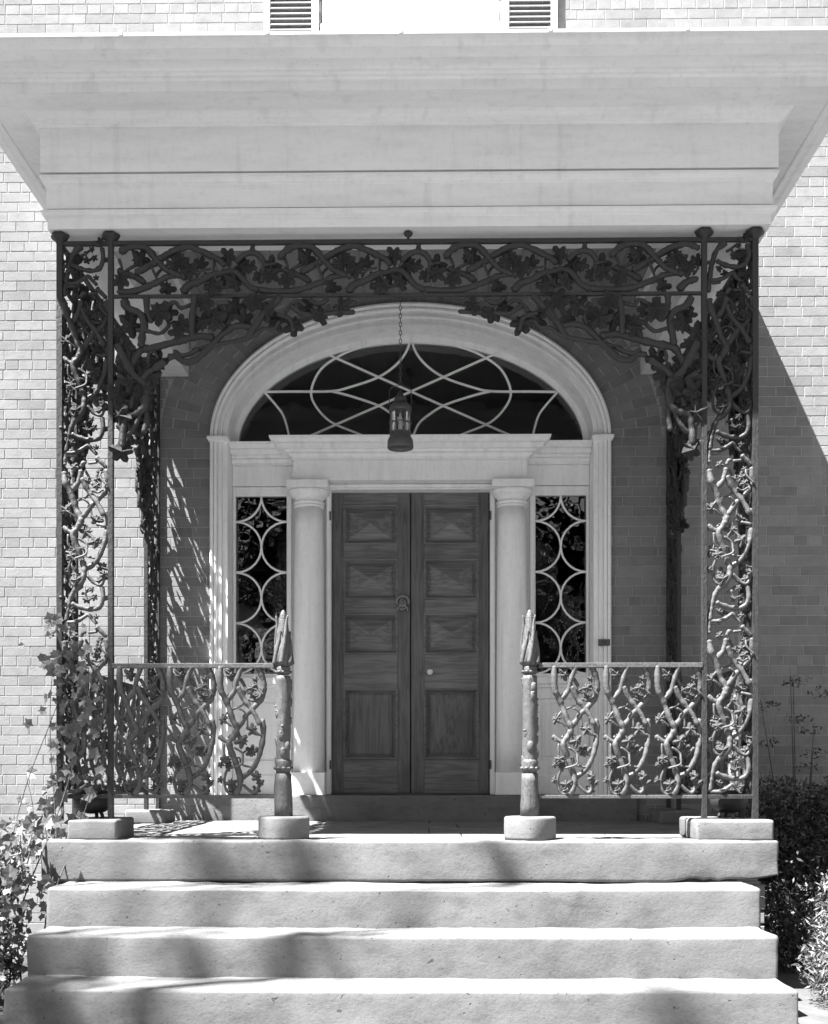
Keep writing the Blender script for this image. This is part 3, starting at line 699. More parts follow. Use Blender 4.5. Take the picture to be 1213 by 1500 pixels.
def vine(parent, name, me, leaves, unit, loc, rot=(0, 0, 0), clip=None, mirror=False, label=None, ls=1):
    o = obj(name, me, parent, loc, rot, label=label); sgn = -1 if mirror else 1
    for i, (x, y, s_) in enumerate(leaves):
        if clip and not (clip[0] <= x <= clip[1] and clip[2] <= y <= clip[3]): continue
        sz = s_/unit*(1.5 if unit in (BU, FU) else 1.3)*ls; obj('leaf', (WLEAFS if me.materials[0] == M['pale_iron'] else LEAFS)[(i*3) % 5], o, (sgn*x/unit, -.014+.018*math.sin(i*2.4), -y/unit), (R(14*math.sin(i*1.7)), R(47*i+20*sgn), R(20*math.cos(i*2.1))), scale=(sz, sz, sz))
    return o
# railing module, traced at 7.32 px per photo px
RU = 7.32*SPX
RAIL = [([(85, 40), (85, 200), (100, 310), (140, 390), (175, 480), (215, 600), (265, 700), (250, 770)], 27),
 ([(315, 40), (265, 180), (235, 300), (165, 385)], 24), ([(490, 40), (540, 170), (548, 280), (530, 370), (450, 470), (370, 550), (310, 640), (265, 690)], 25),
 ([(275, 260), (330, 380), (400, 470), (460, 560), (510, 660)], 24), ([(535, 610), (545, 750), (525, 900), (500, 1000), (450, 1110), (390, 1180), (310, 1230)], 24),
 ([(265, 700), (230, 790), (185, 850), (195, 930), (240, 1040), (280, 1160), (300, 1250), (290, 1340), (250, 1405)], 27), ([(75, 790), (130, 830), (185, 855)], 22),
 ([(110, 600), (160, 530), (230, 490), (300, 460), (335, 430)], 11), ([(290, 490), (340, 520), (370, 580), (378, 690)], 9), ([(170, 800), (210, 770), (290, 755)], 11),
 ([(240, 910), (320, 965), (330, 1030), (320, 1090), (200, 1130)], 11), ([(330, 965), (375, 935)], 9), ([(320, 1090), (350, 1105), (430, 1120)], 10),
 ([(130, 870), (133, 980), (180, 1020)], 9), ([(165, 1130), (130, 1220), (130, 1310), (160, 1390), (230, 1420)], 13), ([(335, 1310), (400, 1370), (460, 1390), (510, 1310)], 15),
 ([(380, 390), (440, 410), (500, 380)], 9), ([(300, 170), (345, 250), (385, 330)], 13), ([(475, 190), (480, 260), (550, 340)], 10), ([(430, 750), (530, 775)], 13),
 ([(120, 620), (160, 645), (205, 680)], 9), ([(250, 1015), (290, 1020), (300, 1070)], 9), ([(480, 910), (440, 960), (400, 1000)], 13), ([(100, 1050), (150, 1060), (200, 1030)], 11)]
RLEAF = [(200, 125, 62), (105, 605, 52), (430, 270, 52), (445, 350, 44), (430, 710, 58), (320, 835, 66), (420, 945, 60), (135, 1030, 48), (165, 1105, 50), (85, 1255, 34), (210, 1300, 56), (225, 1360, 58), (485, 1215, 58), (515, 1290, 42), (465, 1365, 46), (470, 180, 34), (350, 300, 34), (90, 1090, 34)]
RM = vine_mesh(RAIL, RU, m='pale_iron', fat=1.22)
# corner module, 5.765 px per photo px, 249 px tall
CU = 5.765*SPX
cv = lambda p: (.7876*p[0]-22, .7876*p[1]+22)
CORN = [([cv(p) for p in pts if p[1] > 45], r_*.7876*.88) for pts, r_ in RAIL]
CORN += [([(48, 1), (44, 60), (45, 110)], 15), ([(225, 95), (205, 100), (190, 130)], 13), ([(320, 55), (360, 95), (395, 130)], 14),
 ([(185, 1130), (120, 1180), (85, 1260), (65, 1350), (52, 1436)], 17), ([(110, 1290), (200, 1325), (290, 1335), (350, 1310), (375, 1240), (365, 1150)], 15), ([(375, 1240), (445, 1235)], 13),
 ([(250, 1070), (310, 1120), (360, 1130), (385, 1080)], 11), ([(60, 1445), (150, 1440), (215, 1400), (245, 1385), (280, 1420), (315, 1455)], 12), ([(190, 1205), (225, 1190), (270, 1150)], 8), ([(225, 1190), (245, 1260)], 8),
 ([(0, 1350), (30, 1300), (60, 1290)], 10), ([(250, 100), (320, 90)], 10), ([(30, 30), (140, 30)], 10)]
CLEAF = [cv(p)+(p[2]*.78,) for p in RLEAF[1:]]+[(130, 130, 32), (245, 1262, 30), (185, 1385, 32), (285, 1170, 24), (315, 1400, 24), (340, 165, 26), (120, 1370, 26), (400, 1060, 30), (300, 1240, 26)]
CM = vine_mesh(CORN, CU, fat=1.4); CMW = vine_mesh(CORN, CU, m='pale_iron', fat=1.4)
CMT = vine_mesh(CORN, CU, (-50, 500, 1095, 1470), fat=1.4)
# frieze module, 5.514 px per photo px, 242 px long
FU = 5.514*SPX
FRI = [([(165, 205), (220, 150), (290, 118), (390, 112), (440, 130), (500, 200), (560, 270), (630, 320), (700, 345)], 21), ([(345, 315), (420, 280), (510, 225), (590, 170), (690, 125), (780, 115), (870, 145), (950, 180), (1020, 215), (1060, 260)], 21),
 ([(200, 295), (260, 320), (350, 350), (410, 395)], 20), ([(0, 462), (100, 470), (200, 470), (320, 465), (430, 430), (520, 395), (600, 355), (700, 345), (740, 360)], 19), ([(720, 470), (780, 410), (860, 390), (940, 350), (1010, 330), (1090, 310), (1150, 315), (1200, 360), (1260, 430), (1330, 462)], 22),
 ([(1158, 230), (1218, 180), (1288, 165), (1348, 190), (1383, 250), (1373, 330), (1363, 400)], 17), ([(205, 210), (222, 250), (235, 290)], 9), ([(260, 295), (330, 260), (400, 245)], 10), ([(470, 270), (510, 360), (520, 390)], 9), ([(510, 340), (530, 300), (570, 265)], 9),
 ([(590, 260), (650, 260), (700, 290)], 9), ([(830, 355), (870, 305), (950, 295)], 9), ([(975, 215), (970, 310)], 9), ([(985, 350), (1010, 400), (1060, 450)], 9), ([(1000, 440), (1100, 430), (1180, 380)], 12), ([(40, 270), (130, 250)], 12), ([(60, 310), (190, 300)], 10), ([(900, 310), (930, 350)], 8), ([(1290, 100), (1285, 165)], 16), ([(690, 250), (760, 260), (800, 290)], 10)]
FLEAF = [(385, 205, 56), (345, 200, 44), (225, 390, 58), (595, 440, 52), (690, 205, 50), (785, 300, 58), (870, 235, 46), (970, 440, 62), (1085, 190, 54), (95, 265, 60), (95, 350, 52), (1200, 255, 62), (1150, 400, 60), (730, 245, 40), (1255, 270, 50), (660, 270, 44), (1060, 350, 46), (1340, 350, 44)]
# bracket, 3.369 px per photo px; origin = photo (165,430)
BU = 3.369*SPX
BRK = [([(50, 30), (75, 70), (130, 95), (150, 140), (140, 200), (135, 255)], 14), ([(162, 8), (165, 80), (185, 130)], 12), ([(20, 300), (70, 350), (100, 310), (130, 270), (190, 260), (270, 240), (350, 215), (420, 200), (490, 210)], 14),
 ([(170, 340), (175, 290), (200, 280), (218, 315)], 6.5), ([(270, 305), (310, 300), (350, 330), (400, 325), (440, 290), (490, 240), (550, 180), (610, 155), (690, 165)], 12), ([(665, 210), (700, 160), (750, 95), (800, 45), (825, 10)], 13),
 ([(110, 170), (170, 180), (230, 190), (270, 150), (262, 120)], 7.5), ([(250, 60), (300, 35), (330, 60), (390, 40)], 7.5), ([(405, 10), (390, 100), (385, 200)], 13), ([(390, 275), (430, 262), (530, 238), (620, 225), (690, 205), (740, 170), (790, 165), (820, 130)], 8.5),
 ([(850, 90), (880, 50), (915, 35), (950, 60)], 8), ([(800, 95), (870, 120), (890, 180)], 9), ([(1090, 90), (1120, 50), (1150, 32), (1200, 40)], 8), ([(880, 60), (940, 100), (1020, 100), (1100, 92), (1190, 88)], 9), ([(440, 20), (470, 80), (540, 90), (600, 60)], 10), ([(300, 280), (340, 300), (400, 280), (420, 265)], 8),
 ([(540, 50), (570, 110), (560, 150)], 8), ([(640, 30), (700, 60), (760, 40)], 9), ([(960, 20), (1010, 50), (1060, 30)], 9),
 ([(250, 330), (180, 380), (140, 420), (100, 490), (80, 560)], 13), ([(20, 250), (60, 330), (100, 400), (150, 440), (160, 500), (150, 560), (110, 590), (60, 605), (45, 680), (42, 750)], 15), ([(20, 400), (80, 440), (130, 500), (160, 600), (150, 680)], 12), ([(10, 560), (60, 520), (120, 540)], 9), ([(20, 640), (60, 690), (110, 640), (140, 560)], 10), ([(10, 160), (40, 230), (20, 330)], 12)]
BLEAF = [(85, 150, 44), (60, 110, 30), (225, 90, 48), (270, 80, 34), (335, 145, 38), (320, 180, 34), (215, 320, 42), (500, 130, 48), (550, 100, 40), (600, 60, 40), (700, 40, 40), (885, 150, 40), (1030, 105, 38), (1130, 62, 36), (60, 440, 56), (30, 490, 44), (110, 520, 58), (90, 600, 40), (42, 780, 42), (48, 740, 34), (150, 470, 40), (180, 400, 44), (130, 400, 40), (450, 50, 40), (800, 130, 36), (20, 200, 40), (60, 260, 34), (960, 60, 36), (760, 90, 36), (430, 130, 40), (650, 120, 34), (30, 600, 44), (120, 640, 40), (100, 440, 44)]
BML, BMR = vine_mesh(BRK, BU, fat=1.35), vine_mesh(BRK, BU, mirror=True, fat=1.35)

Z0P = ztop-.004; ZSOF = 3.4655
def zz(py): return wz(py, YP)
ZRT, ZRB = zz(975), zz(1167)
ZF1, ZF0 = zz(354), zz(432)
def post(parent, x, y, z0=Z0P, cap=True, w=.0150, m='iron'):
    q = MB(); q.cbox(x-w, x+w, y-w, y+w, z0, ZSOF-(.03 if cap else 0), .002)
    for k in range(1): q.v = q.v
    o = q.build('post', m, parent)
    if cap:
        q = MB(); q.lathe([(.016, -.075), (.017, -.06), (.026, -.045), (.044, -.03), (.050, -.015), (.046, -.006), (.03, -.001)], x, y, ZSOF, 16, lambda a, z_, r_: .1*r_*math.cos(6*a)); q.build('cap', m, o)
    return o
def bar(parent, name, p0, p1, w=.011, h=.012, m='iron'):
    q = MB(); (x0, y0, z0), (x1, y1, z1) = p0, p1
    if abs(x1-x0) > abs(y1-y0): q.cbox(x0, x1, y0-w, y0+w, z0-h, z0+h, .002)
    else: q.box(x0-w, x0+w, y0, y1, z0-h, z0+h)
    return q.build(name, m, parent)
XLo, XLi, XRi, XRo = wx(88, YP), wx(162.5, YP), wx(1031.5, YP), wx(1106, YP)
return_width, wall_width = .285, .37                                              # width of side returns
for side, lab in ((-1, 'left'), (1, 'right')):
    xo, xi = (XLo, XLi) if side < 0 else (XRo, XRi)
    t = thing('corner_trellis', {-1: 'tall cast iron vine trellis at the left front corner, overgrown with ivy at its foot', 1: 'tall cast iron vine trellis at the right front corner, brightly sunlit low down'}[side], 'trellis', (xo, YP, 0), group='tall iron corner trellises'); t.location = (0, 0, 0)
    post(t, xo, YP, w=.017); post(t, xi, YP); post(t, xo, YP+return_width)
    xm = min(xo, xi)
    bar(t, 'rail', (xm+.013, YP, ZRB), (max(xo, xi)-.013, YP, ZRB)); bar(t, 'rail', (xo, YP+.014, ZRB), (xo, YP+return_width-.014, ZRB))
    bar(t, 'rail', (xm+.013, YP, ZF1), (max(xo, xi)-.013, YP, ZF1)); bar(t, 'rail', (xo, YP+.014, ZF1), (xo, YP+return_width-.014, ZF1))
    for k, py in enumerate((909, 660, 411, 162)):
        zt_ = zz(py); cl = (-60, 520, 1095, 1470) if k == 3 else None
        vine(t, 'vine_panel', CMT if k == 3 else CMW if k < 2 else CM, CLEAF, CU, (xm-.003, YP, zt_), clip=cl)
        vine(t, 'vine_panel', CMT if k == 3 else CM, CLEAF, CU, (xo, YP+return_width, zt_) if side < 0 else (xo, YP, zt_), (0, 0, R(-90 if side < 0 else 90)), clip=cl)
    # trellis at the house wall
    t = thing('wall_trellis', {-1: 'narrow iron vine trellis standing against the house wall left of the door', 1: 'dark narrow iron vine trellis standing against the house wall right of the door'}[side], 'trellis', group='narrow iron trellises at the house wall')
    zb_ = wz(1187, -.45)-.005
    post(t, xo, -.02, zb_, False); post(t, xo, -.02-wall_width, zb_)
    bar(t, 'rail', (xo, -.02-wall_width+.014, ZRB), (xo, -.034, ZRB)); bar(t, 'rail', (xo, -.02-wall_width+.014, ZF1), (xo, -.034, ZF1))
    for k, py in enumerate((909, 660, 411, 162)):
        cl = (-60, 520, 1095, 1470) if k == 3 else None
        vine(t, 'vine_panel', CMT if k == 3 else CM, CLEAF, CU, (xo, -.02, zz(py)) if side < 0 else (xo, -.02-wall_width, zz(py)), (0, 0, R(-90 if side < 0 else 90)), clip=cl, ls=.6)
        if k < 3: vine(t, 'vine_panel', CM, CLEAF, CU, (xo, -.09, zz(py-120)) if side < 0 else (xo, -.02-wall_width+.07, zz(py-120)), (0, 0, R(-90 if side < 0 else 90)), ls=.5)
    # side railing and side frieze
    ya, yb_ = YP+return_width+.013, -.02-wall_width-.013; L = yb_-ya
    t = thing('side_railing', {-1: 'iron vine railing along the left side of the porch', 1: 'iron vine railing along the right side of the porch'}[side], 'railing', group='side railings')
    bar(t, 'top_rail', (xo, ya, ZRT), (xo, yb_, ZRT), .016, .011); bar(t, 'bottom_rail', (xo, ya, ZRB), (xo, yb_, ZRB))
    for k in range(6):
        s_ = ya+L*(k+.02)/6
        vine(t, 'vine_panel', RM, RLEAF, RU, (xo, s_+L/6, ZRT+.012) if side < 0 else (xo, s_, ZRT+.012), (0, 0, R(-90 if side < 0 else 90)))
    t = thing('side_frieze', {-1: 'iron vine frieze with brackets under the left side beam of the porch', 1: 'iron vine frieze with brackets under the right side beam of the porch'}[side], 'frieze', group='side friezes')
    bar(t, 'top_rail', (xo, ya, ZF1), (xo, yb_, ZF1)); bar(t, 'bottom_rail', (xo, ya, ZF0), (xo, yb_, ZF0))
    ext = L*FU; uo = ((354-340)*5.514)
    for k in range(2):
        me = vine_mesh(FRI, FU, (140, 140+ext/2-30, 0, 500), fat=1.3)
        y_ = ya+L/2*k
        vine(t, 'vine_scroll', me, FLEAF, FU, (xo, y_+L/2+140/FU, ZF1+uo/FU) if side < 0 else (xo, y_-140/FU, ZF1+uo/FU), (0, 0, R(-90 if side < 0 else 90)), (140, 140+ext/2-30, 0, 500))
    clipb = (0, L/2*BU, 0, 900)
    m1, m2 = vine_mesh(BRK, BU, clipb, fat=1.35), vine_mesh(BRK, BU, clipb, True, fat=1.35)
    if side < 0:
        vine(t, 'bracket', m1, BLEAF, BU, (xo, yb_, ZF0), (0, 0, R(-90)), clipb); vine(t, 'bracket', m2, BLEAF, BU, (xo, ya, ZF0), (0, 0, R(-90)), clipb, True)
    else:
        vine(t, 'bracket', m1, BLEAF, BU, (xo, ya, ZF0), (0, 0, R(90)), clipb); vine(t, 'bracket', m2, BLEAF, BU, (xo, yb_, ZF0), (0, 0, R(90)), clipb, True)
# front frieze
t = thing('front_frieze', 'long iron frieze of twisting vines with hanging corner brackets across the porch front', 'frieze')
bar(t, 'top_rail', (XLi+.013, YP, ZF1), (XRi-.013, YP, ZF1), .012, .0125); bar(t, 'bottom_rail', (XLi+.013, YP, ZF0), (XRi-.013, YP, ZF0), .010, .009)
for k in range(-1, 3):
    off = 380+k*242.3                                  # photo x of u = 0
    u0, u1 = (168-off)*5.514, (1027-off)*5.514
    me = vine_mesh(FRI, FU, (u0, u1, 0, 520), fat=1.3)
    vine(t, 'vine_scroll', me, FLEAF, FU, (wx(off, YP), YP, zz(340)), clip=(u0, u1, 0, 520))
vine(t, 'bracket', BML, BLEAF, BU, (wx(167, YP), YP+.004, zz(430)))
vine(t, 'bracket', BMR, BLEAF, BU, (wx(1027, YP), YP+.004, zz(430)), mirror=True)
q = MB(); xb_ = wx(598, YP); q.lathe([(.008, ZF1-3.4655+.01), (.008, -.03), (.022, -.022), (.027, -.01), (.018, -.001)], xb_, YP, 3.4655, 12); q.build('hanger_bolt', 'iron', t)
# front railings
for side, xa, xc, xs_, lab in ((-1, XLi, wx(405, YP), (311.5, 238, 164.5), 'iron vine railing between the left corner trellis and left newel post'), (1, wx(786, YP), XRi, (800, 876, 951), 'sunlit iron vine railing between the right newel post and right corner trellis')):
    t = thing('front_railing', lab, 'railing', group='front railings')
    bar(t, 'top_rail', (xa+.012, YP, ZRT), (xc-.012, YP, ZRT), .020, .0135, 'pale_iron'); bar(t, 'bottom_rail', (xa+.012, YP, ZRB), (xc-.012, YP, ZRB), .011, .010, 'pale_iron')
    for px in xs_: vine(t, 'vine_panel', RM, RLEAF, RU, (wx(px, YP), YP, zz(971)))
# newel posts: corn stalks
for px, py_, lab in ((415, 0, 'left cast iron newel post shaped as a knotty stalk topped by an ear of corn'), (776, 0, 'right cast iron newel post shaped as a knotty stalk with a corn husk tip')):
    x_ = wx(px, YP); t = thing('newel_post', lab, 'newel post', (x_, YP, 0), group='newel posts'); t.location = (0, 0, 0)
    zf = lambda y: zz(y)
    def bark(a, z_, r_): return r_*(.05*math.sin(7*a+9*z_)+.10*noise.noise(Vector((math.cos(a)*2, math.sin(a)*2, z_*9+px))))
    p = lambda w, y: (w/SPX, zf(y))
    n0 = MB(); pts = [p(13.5, 1197), p(13.3, 1180), p(13, 1160), p(12.3, 1145), p(11.8, 1133)]
    n0.lathe(pts, x_, YP, 0, 20, bark); n0.build('root_sleeve', 'pale_iron', t)
    n0 = MB(); prf = [(p(10.3, 1133-i*(143/24))) for i in range(25)]; n0.lathe(prf, x_, YP, 0, 20, bark)
    rnd = random.Random(px)
    for i in range(13):
        y = 1000+i*9.5+rnd.uniform(-2, 2); a = rnd.uniform(-2.9, .3) if i % 3 else rnd.choice((0, math.pi))
        c = Vector((x_+math.cos(a)*7.6/SPX, YP+math.sin(a)*7.6/SPX, zf(y))); n0.sphere(c, rnd.uniform(4.2, 6)/SPX, 10, 7, (1, 1, 1.7)); n0.sphere(c+Vector((math.cos(a)*2.6, math.sin(a)*2.6, 4.5))/SPX, 2.8/SPX, 8, 6, (1, 1, .8))
    sh = n0.build('shaft', 'pale_iron', t)
    def collar(y0, y1, w):
        n1 = MB(); n1.lathe([p(w*.8, y1), p(w, y1-(y1-y0)*.25), p(w*.93, (y0+y1)/2), p(w*1.02, y0+(y1-y0)*.2), p(w*.8, y0)], x_, YP, 0, 20)
        for k in range(9):
            a = 2*math.pi*k/9; n1.sphere((x_+math.cos(a)*w*.9/SPX, YP+math.sin(a)*w*.9/SPX, zf(y1-(y1-y0)*.3)), w*.3/SPX, 8, 6, (1, 1, .7))
        n1.build('collar', 'pale_iron', t)
    collar(976, 988, 11); collar(1112, 1131, 12.5)
    n1 = MB(); rnd = random.Random(px+1)               # twisted husk above the rail
    n1.lathe([p(10, 976), p(12.5, 968), p(13, 958), p(12, 948), p(9.5, 942), p(9, 935), p(8, 925), p(6.5, 912), p(4, 900), p(1, 895)], x_, YP, 0, 22, lambda a, z_, r_: r_*(.13*math.sin(5*a+14*z_)+.07*math.sin(11*a-20*z_)))
    for k in range(6):
        a0 = 2*math.pi*k/6+.4; P = []
        for j in range(7):
            u = j/6; y = 972-(70 if k % 2 == 0 else 48)*u; w = (12.8-5.2*u**1.3)+(3.0 if j == 6 else 0); a = a0+.9*u
            P.append((x_+math.cos(a)*w/SPX, YP+math.sin(a)*w/SPX, zf(y)))
        n1.tube(P, lambda t_: (3.1*(1-t_)**.5+.9)/SPX, 7, 3)
    n1.build('husk', 'pale_iron', t)
    n1 = MB(); zc0, zc1 = zf(930), zf(893)             # the ear
    pr2 = []
    for j in range(33):
        u = j/32; pr2.append((max(.0008, (7.3*math.sqrt(max(0, 1-u**2.2)))/SPX), zc0+(zc1-zc0)*u))
    n1.lathe(pr2, x_, YP, 0, 36, lambda a, z_, r_: .10*r_*(abs(math.sin(6*a))+abs(math.sin((z_-zc0)*210))-1)); n1.build('corn_ear', 'pale_iron', t)

# ------------------------------------------------------------------ lantern
LX, LY = wx(586.5, -1.15), -1.15
lz = lambda y: wz(y, LY)
lt = thing('hanging_lantern', 'small round glass lantern hanging on a chain from the porch ceiling', 'lantern', (LX, LY, lz(570))); lt.location = (0, 0, 0)
ls = 1707/(LY-CY)
def lp(w, y): return (w/ls, lz(y))
q = MB(); q.lathe([lp(17, 642), lp(18.5, 645), lp(19, 650), lp(19.2, 655), lp(18.6, 657), lp(16, 656.5), lp(15, 652)], LX, LY, 0, 28, cap=False)
q.lathe([lp(15, 652), lp(.2, 651.5)], LX, LY, 0, 28, cap=False); q.lathe([lp(14.5, 634), lp(15.5, 636), lp(15.3, 640), lp(17, 642)], LX, LY, 0, 28, cap=False); q.build('base', 'dark_metal', lt)
q = MB(); q.lathe([lp(14.5, 602), lp(14.2, 618), lp(14.4, 635)], LX, LY, 0, 28, cap=False); q.build('glass_chimney', 'clear_glass', lt)
q = MB()
for k in range(8):
    a = 2*math.pi*(k+.5)/8; q.tube([(LX+math.cos(a)*15.4/ls, LY+math.sin(a)*15.4/ls, lz(637)), (LX+math.cos(a)*15.6/ls, LY+math.sin(a)*15.6/ls, lz(602))], .0035, 6, 1)
for y in (604, 620, 634): q.tube([(LX+math.cos(R(a))*16.2/ls, LY+math.sin(R(a))*16.2/ls, lz(y)) for a in range(0, 361, 15)], .003, 6, 1, caps=False)
q.build('cage', 'dark_metal', lt)
q = MB(); q.lathe([lp(15.5, 603), lp(16, 600), lp(14.5, 594), lp(11, 590), lp(9, 589), lp(9.5, 586), lp(8, 582), lp(5, 579), lp(3, 574), lp(1, 572)], LX, LY, 0, 24); q.build('cap', 'dark_metal', lt)
q = MB(); q.tube([(LX-16/ls, LY, lz(604)), (LX-16/ls, LY, lz(580)), (LX-15/ls, LY, lz(570)), (LX-8/ls, LY, lz(566)), (LX, LY, lz(564)), (LX+8/ls, LY, lz(566)), (LX+15/ls, LY, lz(570)), (LX+16/ls, LY, lz(580)), (LX+16/ls, LY, lz(604))], .0028, 6, 3); q.build('handle', 'dark_metal', lt)
q = MB(); q.lathe([lp(3.5, 636), lp(3.2, 622), lp(2.5, 620), lp(3.4, 615), lp(2, 608), lp(.3, 603)], LX, LY, 0, 12); q.build('bulb', 'candle', lt)
zc = lz(564); k = 0
lk = MB(); lk.tube([(math.cos(R(a))*.009, 0, math.sin(R(a))*.017) for a in range(0, 361, 30)], .0026, 6, 1, caps=False); lkm = lk.mesh('chain_link', 'dark_metal')
while zc < 4.075: obj('chain_link', lkm, lt, (LX, LY, zc+.014), (0, 0, R(90*(k % 2)))); zc += .0285; k += 1
q = MB(); q.lathe([(.002, -.03), (.012, -.025), (.03, -.012), (.04, -.001)], LX, LY, 4.079, 16); q.build('ceiling_hook', 'dark_metal', lt)

# iron pots on the corner plinths
for x_, y_, s_, lab in ((wx(136, -2.28), -2.28, 1.0, 'round bellied iron pot on feet on the left corner plinth'), (wx(1068, -2.1), -2.1, .95, 'round bellied iron pot behind the right corner trellis')):
    zb_ = ztop; t = thing('iron_pot', lab, 'pot', (x_, y_, zb_), group='iron pots')
    q = MB(); q.lathe([(.03*s_, .028), (.07*s_, .036), (.105*s_, .06), (.118*s_, .095), (.112*s_, .125), (.10*s_, .14), (.108*s_, .15), (.118*s_, .156), (.118*s_, .163), (.1*s_, .164), (.09*s_, .14), (.06*s_, .06), (.01, .05)], 0, 0, 0, 28); q.build('bowl', 'iron', t)
    for k in range(3):
        a = R(90+120*k); q = MB(); q.tube([(math.cos(a)*.06, math.sin(a)*.06, .05), (math.cos(a)*.075, math.sin(a)*.075, .02), (math.cos(a)*.08, math.sin(a)*.08, .002)], .011, 7, 2); q.build('foot', 'iron', t)

# lamp inside the left sidelight
tx, ty = wx(352, .9), .9; t = thing('table_lamp', 'pale table lamp seen through the lower left of the left sidelight', 'lamp', (tx, ty, .18))
zl = lambda y: wz(y, .9)-.18
q = MB(); q.lathe([(.20, zl(925)), (.19, zl(915)), (.15, zl(900)), (.09, zl(889)), (.03, zl(884))], 0, 0, 0, 24); q.build('lamp_shade', 'shade_cloth', t)
q = MB(); q.lathe([(.10, .62), (.09, .66), (.05, .72), (.09, .85), (.11, .98), (.06, 1.15), (.02, 1.2), (.015, zl(925))], 0, 0, 0, 20); q.build('lamp_base', 'porcelain', t)
t = thing('side_table', 'small dark table inside the hall behind the left sidelight', 'table', (tx, ty, .18))
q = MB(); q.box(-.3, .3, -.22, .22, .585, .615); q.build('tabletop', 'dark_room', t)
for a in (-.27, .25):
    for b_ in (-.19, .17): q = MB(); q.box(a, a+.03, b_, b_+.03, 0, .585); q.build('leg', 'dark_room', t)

# ------------------------------------------------------------------ plants
def nat_leaf(m, seed):
    rnd = random.Random(seed); V = []; n_ = 15
    for i in range(n_):
        a = 2*math.pi*i/n_; ph = i % 3; rr = (1.0 if ph == 0 else .72)*(1+rnd.uniform(-.1, .1))
        if i in (7, 8): rr *= .55
        V.append((rr*math.sin(a), -.18*abs(math.sin(a))*rr+rnd.uniform(-.05, .05), rr*math.cos(a)))
    V.append((0, .06, 0)); q = MB(); q.add(V, [(n_, (i+1) % n_, i) for i in range(n_)], False); return q.mesh('leaf', m)
IVY = [nat_leaf('ivy', k) for k in range(4)]
rnd = random.Random(11)
iv = thing('ivy_plant', 'light leaved ivy climbing the left corner trellis and spilling over the steps', 'ivy', (XLo, -2.55, GZ)); base = Vector((XLo, -2.55, GZ))
stems = []
for k, (x0, x1, top, bend) in enumerate(((-.05, .02, .95, .05), (-.12, .16, 1.28, -.08), (-.2, -.05, .8, .1), (.02, .22, .6, .05), (-.25, -.22, .35, .1), (-.35, -.45, .25, .1))):
    P = [];
    for j in range(9):
        u = j/8; z_ = GZ+(top-GZ)*u
        P.append(Vector((XLo+x0+(x1-x0)*u+bend*math.sin(u*5+k), YP-.05-.13*(1-u)-(.05 if z_ < 0 else 0)-(.08 if z_ < -.2 else 0), z_)))
    q = MB(); q.tube([p-base for p in P], lambda t_: .006*(1-.7*t_), 6, 3); q.build('stem', 'bark', iv); stems.append(spline(P, 6))
cnt = 0
while cnt < 285:
    if cnt < 150:
        z_ = -.15+1.4*rnd.random()**1.25; x_ = XLo+rnd.gauss(.07 if z_ > .2 else -.02, .10); y_ = YP-rnd.uniform(.015, .10)
        if x_ > XLi+.03: continue
        s_ = rnd.uniform(.022, .045)*(1.25 if z_ < .7 else 1)
    else:
        z_ = rnd.uniform(-.70, .12); x_ = XLo-.12+rnd.gauss(0, .13)-max(0, -z_)*.18; y_ = -2.66-rnd.uniform(0, .25)
        if z_ < -.15 and x_ > wx(75, y_): continue
        if x_ > XLo+.12: continue
        s_ = rnd.uniform(.025, .05)
    o = obj('leaf', IVY[cnt % 4], iv, Vector((x_, y_, z_))-base, (R(rnd.uniform(-50, 15)), R(rnd.uniform(-120, 120)), R(rnd.uniform(-40, 40))), scale=(s_, s_, s_)); cnt += 1
def foliage(centers, n_, size, m, seed, long_=1.6):
    r2 = random.Random(seed); wt = [c[1][0]*c[1][1]*c[1][2]*(c[2] if len(c) > 2 else 1) for c in centers]; pick = iter(r2.choices(centers, wt, k=n_)); q = MB(); V = []; Fc = []
    for _ in range(n_):
        c, rad = next(pick)[:2]; d = Vector((r2.gauss(0, 1), r2.gauss(0, 1), r2.gauss(0, 1))).normalized()*(r2.random()**.45)
        p = Vector(c)+Vector((d.x*rad[0], d.y*rad[1], d.z*rad[2])); s_ = size*r2.uniform(.6, 1.3)
        ax = Vector((r2.gauss(0, 1), r2.gauss(0, 1), r2.gauss(0, .8)+.5)).normalized(); sd = ax.orthogonal().normalized(); sd = Matrix.Rotation(r2.uniform(0, 6.3), 3, ax) @ sd
        a = p-ax*s_*long_*.5; b_ = p+ax*s_*long_*.5; o_ = len(V)
        V += [a, p+sd*s_*.35, b_, p-sd*s_*.35]; Fc.append((o_, o_+1, o_+2, o_+3))
    q.add(V, Fc, False); return q
def shrub(lab, root, centers, n_, size, m, seed, stems_, long_=1.6):
    t = thing('shrub', lab, 'shrub', root); rt = Vector(root)
    f = foliage([((Vector(c)-rt), rr) for c, rr in centers], n_, size, m, seed, long_).build('foliage', m, t); f['kind'] = 'stuff'
    for s_ in stems_:
        q = MB(); q.tube([(0, 0, 0), tuple((Vector(s_)-rt)*.5+Vector((.03, .02, 0))), tuple(Vector(s_)-rt)], lambda t_: .008*(1-.75*t_), 6, 4); q.build('stem', 'bark', t)
    return t
shrub('dark evergreen shrub against the wall right of the porch', (2.75, -1.2, GZ), [((2.55, -1.3, -.35), (.42, .5, .5)), ((2.95, -1.2, -.25), (.5, .5, .5)), ((2.6, -1.0, .05), (.4, .35, .3)), ((3.1, -1.0, .1), (.35, .35, .3)), ((2.4, -1.7, -.6), (.28, .4, .3))], 30000, .02, 'yew', 3, [(2.5, -1.2, .1), (3.0, -1.1, .2), (2.75, -1.0, 0)], 2.2)
